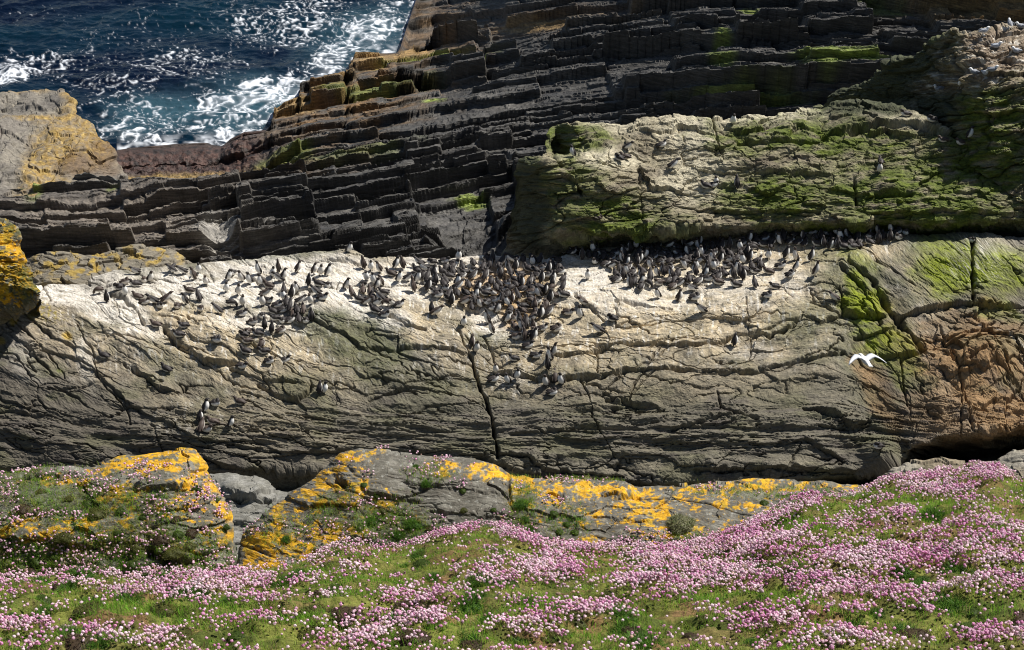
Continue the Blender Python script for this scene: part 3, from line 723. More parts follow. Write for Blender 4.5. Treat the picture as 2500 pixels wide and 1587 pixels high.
crag = outcrop('nesting_crag', [R0, R1, R2, R3, R4], ccols(1985, 2950, 1.9), 1.7, paint_moss_shade, M_MOSS, low=.25, mid=.16, fol=.08, rough=.6, D=52, tilt=-.15, seed=130, sx=2, sr=3, folw=(60, 18),
    cr=[([(2340, 140), (2345, 180), (2340, 220)], 6, .3, 0), ([(2230, 150), (2120, 200)], 4, .3, .3), ([(2390, 230), (2500, 215)], 5, .3, .2), ([(2440, 150), (2500, 160)], 5, .3, .25)])
tag(crag, 'steep shadowed crag at the right with a nesting top and mossy foot', 'rock')

# ------------------------------------------------------------------ lichen paint
def lichen_paint(mask_items, seed, base=(.16, .15, .125), thr=.0, moss=()):
    def f(PX, PY, c, X, V):
        n = fbm(PX / 34, PY / 22, 5, seed + 1, gain=.6)
        n2 = fbm(PX / 9, PY / 6, 3, seed + 2)
        col = np.empty(PX.shape + (3,)); col[:] = base
        col = mixc(col, (.20, .19, .16), sst(-.1, .4, fbm(PX / 60, PY / 30, 3, seed + 3)) * .7)
        col = mixc(col, (.085, .075, .06), sst(.0, .4, fbm(PX / 40, c / 10, 3, seed + 4)) * .6)
        dens = blob(PX, PY, mask_items, .25, seed + 5, .6)
        li = sst(.46 - .62 * dens, .66 - .62 * dens, n * .95 + .38 * n2 + .08) * sst(.08, .2, dens)
        oc = np.array((.54, .29, .010)) * (1 + .25 * perlin(PX / 25, PY / 18, seed + 6)[..., None])
        oc = oc * (1 - .3 * sst(.0, .5, fbm(PX / 6, PY / 4, 3, seed + 7))[..., None])
        du = sst(-.05, .35, fbm(PX / 30, PY / 20, 4, seed + 12))
        oc = oc * (1 - .65 * du[..., None]) + np.array((.27, .21, .025)) * .65 * du[..., None]
        col = col * (1 - li[..., None]) + oc * li[..., None]
        fl = sst(.28, .42, fbm(PX / 8, PY / 6, 3, seed + 13)) * sst(.05, .3, dens)
        col = mixc(col, (.36, .22, .02), fl * .6)
        col = mixc(col, (.36, .36, .32), sst(.30, .45, fbm(PX / 11, PY / 8, 3, seed + 9)) * .55)
        if moss:
            col = mixc(col, (.055, .07, .016), blob(PX, PY, moss, .4, seed + 8, .6) * sst(-.3, .15, n2 + .1) * .85)
        return np.clip(col * (1 + .25 * n2[..., None]), .008, .8)
    return f

# far-left yellow rock
yel = outcrop('yellow_rock', [[(-300, 520, 46.4), (0, 533, 46.2), (28, 542, 46.2), (48, 565, 46.1), (55, 600, 46), (62, 640, 46), (80, 660, 45.9), (90, 690, 45.9), (94, 712, 45.8)],
    [(-300, 600, 45.4), (0, 610, 45.3), (45, 640, 45.4), (70, 680, 45.5), (94, 715, 45.6)], [(-300, 700, 45), (0, 700, 44.9), (50, 700, 45.1), (75, 705, 45.3), (94, 718, 45.5)],
    [(-300, 790, 45), (0, 762, 45.2), (40, 748, 45.4), (75, 730, 45.5), (94, 722, 45.6)], [(-300, 830, 46), (0, 790, 46.2), (40, 770, 46.2), (75, 745, 46), (94, 730, 46)]],
    ccols(-300, 94, 1.4), 1.4, lichen_paint([(20, 640, 120, 110)], 210, (.10, .09, .05), moss=[(40, 560, 30, 18), (60, 690, 40, 40)]), M_LICH, low=.12, mid=.12, fol=.06, D=46, tilt=.15, seed=211, folw=(50, 16))
tag(yel, 'bright yellow lichen covered rock at the left edge above the slab', 'rock')

# rock in the gully
def paint_gully(PX, PY, c, X, V):
    col = np.empty(PX.shape + (3,)); col[:] = (.15, .145, .125)
    col = mixc(col, (.23, .225, .205), sst(-.1, .3, fbm(PX / 50, PY / 20, 4, 3)) * .7)
    return np.clip(col * (1 + .25 * fbm(PX / 8, PY / 6, 3, 4)[..., None]), .01, .7)
gul = outcrop('gully_rock', [[(440, 1190, 36), (500, 1165, 36), (560, 1166, 36), (620, 1178, 36), (700, 1190, 36), (760, 1180, 36), (850, 1200, 36)], [(440, 1225, 34.6), (560, 1200, 34.6), (700, 1215, 34.6), (850, 1230, 34.6)],
    [(440, 1250, 34.2), (850, 1245, 34.2)], [(440, 1360, 33), (850, 1380, 33)]], ccols(440, 850, 1.6), 1.6, paint_gully, M_LICH, low=.15, mid=.1, fol=.03, D=35, seed=230,
    cr=[([(540, 1215), (600, 1222), (660, 1222)], 5, .3, .2)])
tag(gul, 'pale grey rock deep in the gully between the two lichened outcrops', 'rock')

def paint_floor(PX, PY, c, X, V):
    col = np.empty(PX.shape + (3,)); col[:] = (.20, .165, .115)
    col = mixc(col, (.11, .10, .06), sst(-.1, .3, fbm(PX / 50, PY / 30, 4, 3)) * .7)
    col = mixc(col, (.27, .25, .21), blob(PX, PY, [(2470, 1120, 60, 30), (2200, 1150, 40, 16)], .3, 4) * .8)
    return np.clip(col * (1 + .35 * fbm(PX / 8, PY / 6, 3, 4)[..., None]), .01, .7)
flo = outcrop('cave_mouth_rock', [[(2090, 1215, 42), (2140, 1165, 42), (2180, 1140, 42), (2225, 1136, 42), (2300, 1128, 42), (2370, 1134, 42), (2420, 1122, 41.8), (2460, 1102, 41.6), (2520, 1090, 41.6), (2800, 1080, 41.6)], [(2090, 1220, 41.6), (2180, 1165, 41.4), (2300, 1155, 41.4), (2420, 1150, 41.2), (2520, 1135, 41), (2800, 1125, 41)],
    [(2090, 1230, 41), (2300, 1210, 40.6), (2520, 1200, 40.4), (2800, 1200, 40.4)], [(2090, 1340, 39.5), (2800, 1330, 39)]], ccols(2090, 2800, 1.8), 1.8, paint_floor, M_LICH, rough=.5, low=.15, mid=.1, fol=.04, D=42, seed=235)
tag(flo, 'brown rock lying in front of the black cave mouth at right', 'rock')

# left lichened boulder
R0 = [(-420, 1165, 23.8), (0, 1158, 23.8), (100, 1150, 23.8), (200, 1150, 23.9), (240, 1138, 24), (300, 1112, 24.1), (350, 1106, 24.1), (420, 1102, 24.1), (465, 1108, 24), (495, 1140, 24), (515, 1170, 23.9), (540, 1210, 23.8), (562, 1260, 23.6), (572, 1320, 23.3), (578, 1380, 23), (585, 1440, 22.6)]
R1 = [(-420, 1230, 23.1), (0, 1220, 23.1), (200, 1215, 23.1), (300, 1180, 23.25), (420, 1175, 23.25), (500, 1210, 23.2), (545, 1250, 23.2), (585, 1442, 22.5)]
R2 = [(-420, 1310, 22.7), (0, 1300, 22.6), (200, 1300, 22.6), (420, 1290, 22.65), (520, 1310, 22.75), (560, 1350, 22.8), (585, 1445, 22.4)]
R3 = [(-420, 1400, 22.3), (0, 1400, 22.2), (420, 1390, 22.2), (550, 1400, 22.4), (585, 1450, 22.3)]
R4 = [(-420, 1520, 21.8), (0, 1520, 21.7), (585, 1520, 21.9)]
lb_items = [(-250, 1200, 200, 40, 0, .8), (-400, 1300, 160, 40, 0, .7), (380, 1130, 150, 40, 0, .95), (270, 1150, 60, 26, -20, .9), (290, 1215, 60, 30, 0, .9), (480, 1180, 60, 60, 40, .85), (540, 1240, 24, 60, -20, .9), (130, 1180, 100, 14, 0, .8), (70, 1300, 90, 40, 0, .75), (200, 1290, 80, 40, 0, .7), (440, 1240, 80, 40, 0, .65), (530, 1310, 40, 40, 0, .8), (190, 1340, 60, 20, 0, .7), (300, 1260, 60, 40, 0, .6), (480, 1345, 60, 20, 0, .6), (260, 1355, 40, 14, 0, .5), (100, 1440, 40, 20, 0, .4)]
lbould = outcrop('lichened_boulder', [R0, R1, R2, R3, R4], ccols(-800, 585, 1.8), 1.7, lichen_paint(lb_items, 240, (.105, .10, .078), moss=[(-300, 1300, 330, 110, 0, .9), (180, 1230, 180, 40, 0, .8), (330, 1330, 170, 50), (80, 1390, 200, 60), (420, 1400, 160, 40), (60, 1180, 80, 30, 0, .8)]), M_LICH, rough=.30, low=.10, mid=.06, fol=.028, D=24, tilt=.05, seed=250, folw=(70, 20),
    cr=[([(330, 1200), (440, 1195), (470, 1190)], 5, .08, .07), ([(0, 1318), (100, 1322), (180, 1335), (260, 1345)], 5, .1, .08), ([(80, 1170), (210, 1175)], 4, .08, .06), ([(370, 1350), (420, 1375), (500, 1372)], 10, .3, .15), ([(190, 1190), (215, 1200)], 7, .15, .08)])
tag(lbould, 'domed outcrop on the left thick with orange lichen, cushions and thrift', 'rock')

# centre outcrop
R0 = [(545, 1470, 25), (570, 1410, 25.6), (585, 1330, 26.2), (640, 1262, 26.6), (700, 1222, 26.9), (780, 1152, 27.2), (845, 1100, 27.4), (880, 1090, 27.4), (910, 1093, 27.4), (960, 1101, 27.4), (1050, 1116, 27.3), (1150, 1126, 27.2), (1210, 1142, 27.2), (1250, 1166, 27.1), (1330, 1172, 27.1), (1450, 1164, 27.2), (1550, 1182, 27.1), (1700, 1176, 27.2), (1850, 1170, 27.4), (1990, 1178, 27.6), (2100, 1190, 27.7), (2200, 1190, 27.8), (2400, 1200, 28), (2700, 1210, 28)]
R1 = [(545, 1475, 24.8), (580, 1400, 25.4), (660, 1290, 26), (780, 1200, 26.4), (870, 1140, 26.6), (950, 1145, 26.6), (1150, 1165, 26.5), (1250, 1190, 26.5), (1450, 1195, 26.5), (1700, 1205, 26.6), (1990, 1205, 26.9), (2200, 1205, 27.2), (2700, 1230, 27.4)]
R2 = [(545, 1480, 24.6), (600, 1420, 25), (700, 1330, 25.5), (850, 1240, 25.9), (950, 1235, 26), (1150, 1245, 25.9), (1450, 1265, 25.8), (1700, 1270, 25.9), (1900, 1240, 26.3), (2200, 1220, 26.8), (2700, 1260, 27)]
R3 = [(545, 1490, 24.4), (700, 1420, 24.7), (850, 1350, 25.2), (1000, 1340, 25.3), (1150, 1350, 25.2), (1600, 1365, 25.1), (1720, 1350, 25.2), (1900, 1300, 25.6), (2200, 1260, 26.2), (2700, 1300, 26.2)]
R4 = [(545, 1560, 24), (1200, 1470, 24.4), (1700, 1470, 24.4), (2200, 1400, 25.2), (2700, 1400, 25.2)]
co_items = [(800, 1190, 110, 40, -40, .8), (870, 1110, 60, 20, 0, .75), (640, 1340, 70, 60, -20, 1), (740, 1320, 110, 40, -20, .85), (830, 1300, 70, 20, 0, 1), (860, 1210, 60, 60, 0, .7), (920, 1235, 60, 30, 0, .65), (700, 1260, 70, 30, -40, .75), (1090, 1150, 60, 20, 10, .7), (1190, 1160, 60, 24, 10, .95), (1280, 1185, 36, 26, 0, 1), (1350, 1195, 60, 30, 20, .8), (1460, 1195, 110, 20, 5, 1), (1560, 1220, 80, 40, 10, .95), (1605, 1240, 30, 50, 0, .95), (1400, 1220, 80, 30, 0, .55), (1440, 1315, 40, 16, 0, .75), (1580, 1290, 60, 40, 0, .65), (1700, 1200, 80, 30, 0, .7), (1850, 1185, 160, 24, 0, .75), (1960, 1190, 60, 16, 0, .8), (1860, 1250, 60, 30, 0, .6), (1920, 1255, 50, 12, -10, .9), (1750, 1240, 60, 30, 0, .55), (1690, 1300, 50, 20, 0, .7), (2100, 1200, 80, 14, 0, .7), (1290, 1250, 30, 30, 0, .6), (1750, 1230, 260, 60, 0, .42), (1450, 1240, 200, 60, 0, .42), (1640, 1310, 40, 14, 0, .8), (980, 1260, 60, 30, 0, .4)]
cout = outcrop('lichened_ridge', [R0, R1, R2, R3, R4], ccols(545, 2700, 1.8), 1.8, lichen_paint(co_items, 260, (.10, .093, .075), moss=[(930, 1270, 90, 40), (1000, 1290, 60, 30), (1280, 1240, 30, 60, 0, .7), (820, 1230, 60, 30, -30, .6), (1900, 1210, 100, 14, 0, .5)]), M_LICH, rough=.30, low=.10, mid=.06, fol=.03, D=27, tilt=.12, seed=270, folw=(80, 16),
    cr=[([(1340, 1210), (1370, 1215)], 6, .15, .1), ([(1470, 1208), (1560, 1205)], 5, .12, .1), ([(820, 1175), (855, 1185)], 9, .25, .1), ([(830, 1330), (900, 1325)], 6, .15, .1), ([(890, 1210), (960, 1220), (1020, 1225)], 4, .08, .06), ([(1240, 1170), (1250, 1250)], 4, .08, 0), ([(1890, 1265), (1960, 1255)], 7, .15, .12), ([(1050, 1250), (1150, 1265), (1250, 1270)], 3, .05, .04), ([(980, 1180), (1100, 1200), (1240, 1215)], 3, .05, .04), ([(1450, 1260), (1600, 1280)], 3, .05, .04)])
tag(cout, 'long grey rock ridge with orange lichen bands above the pink flower slope', 'rock')

# ================================================================== MEADOW
def build_meadow():
    cols = ccols(-800, 3100, 3.1)
    far = np.array([(-420, 1440, 22.0), (0, 1425, 22.0), (200, 1420, 22.0), (400, 1425, 22.1), (560, 1425, 22.4), (640, 1405, 23), (740, 1378, 23.6), (850, 1338, 24.1), (950, 1347, 24.3), (1040, 1322, 24.5), (1150, 1288, 24.7), (1220, 1300, 24.7),
        (1290, 1322, 24.6), (1330, 1336, 24.5), (1450, 1347, 24.4), (1600, 1347, 24.5), (1720, 1337, 24.6), (1780, 1312, 24.8), (1860, 1268, 25), (1960, 1220, 25.3), (2080, 1215, 25.6), (2150, 1185, 25.8), (2200, 1172, 25.9), (2290, 1166, 26), (2360, 1148, 26.1), (2430, 1142, 26.1), (2480, 1166, 26), (2600, 1160, 26), (2950, 1150, 26)], float)
    fy, fY = gauss1(np.interp(cols, far[:, 0], far[:, 1]), 2), gauss1(np.interp(cols, far[:, 0], far[:, 2]), 6)
    A = p2w(cols, fy, fY)
    Bn = p2w(cols, np.full(cols.shape, 1660.0), np.full(cols.shape, 13.4))
    B2 = Bn.copy(); B2[:, 1] = 6.0; B2[:, 2] = -5.2
    back = A + np.array([0, .8, -1.6])
    t1 = np.linspace(0, 1, 16, endpoint=False)[:, None, None]
    # even rows in the picture -> uneven along the slope
    n = 300
    q = np.linspace(0, 1, n, endpoint=False)
    t2 = (q * 1.0)[:, None, None]
    t3 = np.linspace(0, 1, 30)[:, None, None]
    bulge = .30 * np.sin(np.pi * t2) ** 1.0 * np.array([0, 0, 1.0])
    P = np.concatenate([back + (A - back) * t1, A + (Bn - A) * t2 + bulge, Bn + (B2 - Bn) * t3])
    X, Y = P[..., 0], P[..., 1]
    hum = .24 * fbm(X / 1.3, Y / .9, 3, 301) + .11 * fbm(X / .42, Y / .32, 3, 302) + .02 * fbm(X / .12, Y / .12, 2, 303)
    edge = np.ones(P.shape[0]); edge[:16] = np.linspace(.2, .55, 16); edge[16:60] = np.linspace(.55, 1, 44)
    P[..., 2] += hum * edge[:, None]
    col = np.empty(X.shape + (3,)); col[:] = (.13, .14, .032)
    col = mixc(col, (.13, .095, .04), sst(-.1, .4, fbm(X / 1.1, Y / .8, 4, 304)) * .8)
    col = mixc(col, (.045, .065, .014), sst(-.05, .4, fbm(X / .8, Y / .6, 4, 305)) * .8)
    col = mixc(col, (.17, .095, .05), sst(.12, .4, fbm(X / .9, Y / .7, 4, 306)) * .8)
    col = col * (1 + .3 * fbm(X / .08, Y / .08, 3, 307)[..., None])
    o = grid_obj('meadow', P, col, np.stack([X, Y], -1), M_SOIL, True)
    tag(o, kind='structure')
    return o, P, hum
meadow, MP, MH = build_meadow()
M_LEAF = col_mat('leaf_green', rough=.6, spec=.25, trans=.42)
M_PETAL = col_mat('pink_petal', rough=.8, spec=.1, trans=.35)

def samp(P, n, r0=0, r1=None):
    """random points on a grid, even per surface area; returns points and grid indices"""
    Q = P[r0:r1]
    e1, e2 = Q[1:, :-1] - Q[:-1, :-1], Q[:-1, 1:] - Q[:-1, :-1]
    ar = np.linalg.norm(np.cross(e1, e2), axis=-1).ravel()
    k = np.searchsorted(np.cumsum(ar) / ar.sum(), rng.random(n))
    i, j = np.divmod(k, Q.shape[1] - 1)
    a, b = rng.random((n, 1)), rng.random((n, 1))
    p = Q[i, j] + (Q[i + 1, j] - Q[i, j]) * a + (Q[i, j + 1] - Q[i, j]) * b
    return p, i + r0, j

def rock_grid(o):
    """vertex grid of a finished outcrop, for scattering"""
    me = o.data
    v = np.empty(len(me.vertices) * 3, np.float32); me.vertices.foreach_get('co', v)
    v = v.reshape(-1, 3)
    nx = int(np.argmax(np.abs(np.diff(v[:6000, 0])) > 1.5)) + 1
    return v

# ---- flower heads: small faceted globes on stems
def head_shape():
    vs = [(0, 0, 1.0)]
    for z, r, n, o in [(.62, .72, 6, 0), (.05, 1.0, 7, .4), (-.45, .72, 6, .1)]:
        for k in range(n):
            a = o + k * 2 * np.pi / n
            vs.append((r * math.cos(a), r * math.sin(a), z))
    return vs
HV = np.array(head_shape(), np.float32)
def ring_tris(a0, na, b0, nb):
    f = []; i = j = 0
    while i < na or j < nb:
        if (i + 1) / na <= (j + 1) / nb and i < na or j >= nb:
            f.append((a0 + i % na, b0 + j % nb, a0 + (i + 1) % na)); i += 1
        else:
            f.append((a0 + i % na, b0 + j % nb, b0 + (j + 1) % nb)); j += 1
    return f
HF = np.array([(0, 1 + k, 1 + (k + 1) % 6) for k in range(6)] + ring_tris(1, 6, 7, 7) + ring_tris(7, 7, 14, 6), np.int32)

def flower_density(px, py):
    PX, PY = np.asarray(px), np.asarray(py)
    d = .34 + .0 * PX
    d = np.maximum(d, .60 * blob(PX, PY, [(2150, 1420, 620, 170, -8)], .1, 310, .6))
    hot = [(500, 1440, 260, 22, -4), (780, 1425, 160, 18, 3), (380, 1560, 170, 26, 6), (60, 1540, 90, 22, 5), (900, 1462, 180, 24, -3), (1050, 1470, 140, 26), (1210, 1408, 60, 34), (1340, 1400, 70, 50), (1110, 1300, 110, 12, -22), (1270, 1320, 70, 18, 25), (1380, 1345, 60, 12),
           (1450, 1345, 60, 20), (870, 1395, 60, 14), (1310, 1545, 130, 40), (1440, 1500, 70, 26, -10), (980, 1520, 160, 24), (860, 1560, 100, 30), (640, 1490, 110, 20), (1560, 1420, 90, 30), (1600, 1370, 150, 20), (1850, 1290, 120, 14, -22), (2010, 1220, 60, 16, -10), (2250, 1180, 70, 20, -20), (2430, 1155, 60, 24), (2330, 1200, 100, 16), (2220, 1255, 120, 14, -25),
           (1900, 1340, 250, 30), (2200, 1370, 200, 40), (1750, 1420, 160, 40), (2080, 1440, 200, 40), (2400, 1380, 120, 30), (2250, 1490, 120, 30, -30), (2400, 1440, 80, 30, -30), (1880, 1530, 110, 26), (2080, 1560, 100, 30), (2420, 1560, 90, 30)]
    d = np.maximum(d, .95 * blob(PX, PY, hot, .25, 311, .5))
    cold = [(870, 1440, 90, 26), (1180, 1330, 90, 18), (1500, 1545, 90, 30), (1300, 1455, 90, 16), (700, 1400, 80, 18), (300, 1500, 140, 20), (580, 1500, 90, 18), (760, 1500, 120, 24), (2275, 1245, 60, 28), (2400, 1500, 90, 30), (1760, 1470, 70, 22), (1960, 1475, 150, 12), (2440, 1200, 60, 20), (2040, 1225, 40, 30), (1500, 1380, 60, 16), (1140, 1370, 70, 20), (1000, 1390, 70, 16), (2150, 1530, 160, 20), (1200, 1500, 90, 16), (120, 1480, 110, 18), (1700, 1545, 60, 22), (2330, 1470, 50, 14)]
    d = d * (.80 + .20 * sst(900, 1700, PX))
    return d * (1 - .93 * blob(PX, PY, cold, .25, 312, .5))

def scatter_flowers():
    pts, up = [], []
    p, i, j = samp(MP, 215000, 14, 330)
    px, py = w2p(p)
    ok = (px > -600) & (px < 2950) & (py < 1700)
    p, i, j, px, py = p[ok], i[ok], j[ok], px[ok], py[ok]
    d = flower_density(px, py)
    cl = 1.15 * fbm(p[:, 0] / .34, p[:, 1] / .24, 4, 320) + .5 * fbm(p[:, 0] / 1.5, p[:, 1] / .8, 2, 321) + .9 * MH[i, j] / .22
    prob = np.clip(sst(.60 - 1.5 * d, 1.05 - 1.5 * d, cl * 1.25) * (.22 + .70 * d) + .012, 0, 1)
    keep = rng.random(len(p)) < prob
    p = p[keep]
    n = len(p)
    pale = np.clip(.55 + 1.5 * fbm(p[:, 0] / .7, p[:, 1] / .5, 3, 322) + rng.normal(0, .28, n), 0, 1)
    return p, pale
FP, FPALE = scatter_flowers()

def rocks_flowers(o, spots, n):
    """thrift heads on an outcrop around the given pixel spots (px, py, rx, ry)"""
    me = o.data
    v = np.empty(len(me.vertices) * 3, np.float32); me.vertices.foreach_get('co', v); v = v.reshape(-1, 3)
    px, py = w2p(v)
    m = blob(px, py, spots, .3, 330, .6)
    m = m * sst(-.15, .35, fbm(px / 14, py / 10, 3, 331) + .12)
    m = m / m.sum()
    return v[rng.choice(len(v), n, p=m)]

bpts = rocks_flowers(lbould, [(-250, 1290, 120, 40), (-400, 1360, 200, 60), (-150, 1380, 100, 40), (340, 1165, 45, 30), (370, 1140, 60, 8), (180, 1170, 60, 12), (90, 1155, 130, 8), (20, 1200, 30, 30), (380, 1250, 40, 26), (540, 1255, 16, 26, 20), (400, 1225, 50, 12), (500, 1300, 30, 10), (300, 1320, 120, 14), (240, 1350, 100, 16), (120, 1260, 120, 10), (370, 1330, 40, 40), (60, 1340, 90, 30), (500, 1210, 30, 30), (250, 1190, 60, 20), (150, 1320, 60, 14), (460, 1165, 20, 10), (30, 1270, 30, 20), (200, 1390, 30, 40), (400, 1400, 90, 30), (90, 1420, 120, 40), (250, 1430, 160, 30), (530, 1400, 50, 50), (480, 1240, 20, 20)], 6200)
cpts = rocks_flowers(cout, [(938, 1096, 18, 5), (1012, 1120, 14, 12), (1080, 1122, 18, 12), (1040, 1155, 40, 16), (1125, 1185, 24, 12), (1158, 1138, 10, 5), (840, 1130, 20, 12), (690, 1285, 22, 10), (870, 1225, 40, 20), (900, 1160, 16, 12), (1260, 1190, 16, 12), (1390, 1175, 80, 6), (1740, 1195, 30, 10), (1350, 1225, 30, 10), (820, 1290, 50, 20), (760, 1310, 40, 20), (900, 1330, 60, 30), (1000, 1340, 60, 20), (1230, 1270, 20, 20), (620, 1290, 30, 20), (1300, 1300, 20, 14), (1580, 1310, 60, 16), (1700, 1330, 60, 20), (1070, 1280, 20, 20), (1225, 1262, 10, 4), (950, 1270, 60, 40, 0, .4), (600, 1400, 50, 20), (1900, 1210, 80, 6, 0, .5)], 1700)
ALLF = np.concatenate([FP, bpts, cpts])
ALLP = np.concatenate([FPALE, np.clip(.6 + rng.normal(0, .25, len(bpts) + len(cpts)), 0, 1)])

def make_flowers():
    n = len(ALLF)
    on_rock = np.arange(n) >= len(FP)
    hgt = rng.uniform(.045, .14, n) * np.where(on_rock, .45, 1)
    r = rng.uniform(.0105, .0195, n) * np.where(on_rock, 1.0, 1)
    lean = rng.normal(0, .025, (n, 2))
    top = ALLF.copy(); top[:, 2] += hgt; top[:, :2] += lean
    V = HV[None] * r[:, None, None] * rng.uniform(.82, 1.15, (n, len(HV), 1)) + top[:, None, :]
    deep, pale, dry = np.array((.70, .30, .53)), np.array((.90, .72, .79)), np.array((.62, .44, .36))
    c = deep + (pale - deep) * ALLP[:, None]
    dr = rng.random(n) < .13
    c[dr] = dry * rng.uniform(.45, 1.1, (int(dr.sum()), 1))
    cv = c[:, None, :] * rng.uniform(.8, 1.12, (n, len(HV), 1))
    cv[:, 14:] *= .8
    F = HF[None] + (np.arange(n) * len(HV))[:, None, None]
    me = raw_mesh('thrift_flowers', V.reshape(-1, 3), F.reshape(-1, 3), cv.reshape(-1, 3), None, False, [M_PETAL])
    o = link('thrift_flowers', me)
    tag(o, 'drifts of pink thrift flower heads over the grassy slope and ledges', 'flowers', kind='stuff')
    # stems
    s = .0016
    b = ALLF
    sv = np.stack([b + (-s, 0, -.01), b + (s, 0, -.01), top + (s * .7, 0, 0), top + (-s * .7, 0, 0)], 1)
    sf = (np.arange(n) * 4)[:, None] + np.arange(4)
    sc_ = np.repeat(np.array([(.13, .12, .04)]), n * 4, 0) * np.repeat(rng.uniform(.6, 1.3, (n, 1)), 4, 0)
    me = raw_mesh('flower_stems', sv.reshape(-1, 3), sf, sc_, None, False, [M_LEAF])
    link('flower_stems', me, o)
make_flowers()

def make_grass():
    p, i, j = samp(MP, 490000, 12, 335)
    px, py = w2p(p)
    ok = (px > -600) & (px < 2950)
    p, i, j, px, py = p[ok], i[ok], j[ok], px[ok], py[ok]
    g = fbm(p[:, 0] / .7, p[:, 1] / .5, 4, 340)
    gb = blob(px, py, [(870, 1440, 110, 30), (1500, 1545, 100, 40), (1280, 1500, 160, 40), (600, 1510, 170, 40), (760, 1520, 120, 40), (1950, 1480, 150, 30), (1740, 1470, 90, 30), (2270, 1240, 80, 30), (2400, 1470, 120, 40), (300, 1490, 150, 40), (1990, 1545, 160, 30), (1050, 1560, 160, 30), (2040, 1245, 60, 20), (1900, 1265, 60, 20), (2430, 1300, 60, 30), (2090, 1195, 60, 16), (1970, 1290, 100, 20), (200, 1560, 120, 24)], .25, 341, .6)
    dens = np.clip(.07 + 1.0 * sst(-.22, .3, g) + .5 * gb, 0, 1)
    k = rng.random(len(p)) < dens
    p, g, gb = p[k], g[k], gb[k]
    for o_, spots, m_ in ((lbould, [(-330, 1320, 330, 100, 0, .7), (180, 1230, 190, 60, 0, .8), (330, 1330, 180, 60), (80, 1390, 220, 70), (420, 1400, 180, 50), (60, 1180, 100, 40, 0, .8), (380, 1250, 60, 60), (250, 1440, 300, 40)], 76000),
                        (cout, [(930, 1270, 90, 50), (1000, 1300, 70, 40), (1280, 1250, 36, 70, 0, .8), (820, 1250, 70, 40, -30, .7), (1450, 1165, 120, 10, 0, .9), (1860, 1200, 160, 14, 0, .7), (1380, 1275, 50, 40, 0, .7), (1050, 1160, 50, 24), (700, 1300, 80, 40, 0, .5), (900, 1350, 140, 30), (1680, 1330, 60, 30, 0, .6)], 30000)):
        q = rocks_flowers(o_, spots, m_)
        p = np.concatenate([p, q + rng.normal(0, .012, q.shape)])
        g = np.concatenate([g, np.zeros(m_)]); gb = np.concatenate([gb, np.clip(.1 + fbm(q[:, 0] / .25, q[:, 2] / .2, 3, 345), -.6, .6)])
    n = len(p)
    clump = .5 + .5 * perlin(p[:, 0] / .16, p[:, 1] / .16, 343)
    h = rng.uniform(.03, .085, n) * (.55 + .6 * clump + .35 * gb)
    a = rng.uniform(0, 2 * np.pi, n)
    wd = rng.uniform(.0016, .0034, n)
    wx, wy = np.cos(a) * wd, np.sin(a) * wd
    ln = rng.normal(0, .028, (n, 2)) + np.array([-.010, -.004])
    b = p.copy(); b[:, 2] -= .01
    mid = p.copy(); mid[:, 2] += h * .6; mid[:, :2] += ln * .35
    tip = p.copy(); tip[:, 2] += h; tip[:, :2] += ln
    side = np.stack([wx, wy, np.zeros(n)], -1)
    V = np.stack([b - side, b + side, mid + side * .8, tip, mid - side * .8], 1)
    F = (np.arange(n) * 5)[:, None, None] + np.array([[0, 1, 2, 4], [4, 2, 3, 3]])[None]
    tri = (np.arange(n) * 5)[:, None, None] + np.array([[0, 1, 2], [0, 2, 4], [4, 2, 3]])[None]
    green, olive, straw, dk = np.array((.20, .42, .035)), np.array((.29, .34, .05)), np.array((.40, .30, .15)), np.array((.05, .115, .02))
    hue = np.clip(.5 + 1.5 * fbm(p[:, 0] / .5, p[:, 1] / .4, 3, 342) - .5 * gb + rng.normal(0, .2, n), 0, 1)[:, None]
    c = green + (olive - green) * hue
    c = np.where((rng.random(n) < .10 + .16 * hue[:, 0])[:, None], straw, c)
    c = np.where((rng.random(n) < .18)[:, None], dk, c)
    c = c * rng.uniform(.75, 1.3, (n, 1))
    cv = np.repeat(c[:, None, :], 5, 1)
    me = raw_mesh('grass', V.reshape(-1, 3), tri.reshape(-1, 3), cv.reshape(-1, 3), None, False, [M_LEAF])
    tag(link('grass', me), 'short green and straw coloured turf among the pink flowers', 'grass', kind='stuff')
make_grass()

# ================================================================== ray casting onto the finished rocks
bpy.context.view_layer.update()
ROCKS = [platform, slab, block, crag, tanrock, hump, yel, gul, lbould, cout, meadow]
def hit(px, py, objs=None):
    d = Vector(p2w(px, py, 10.0)).normalized()
    best = None
    for o in (objs or ROCKS):
        ok, loc, nor, idx = o.ray_cast(Vector((0, 0, 0)), d)
        if ok and (best is None or loc.length < best[0].length): best = (loc.copy(), nor.copy(), o)
    return best

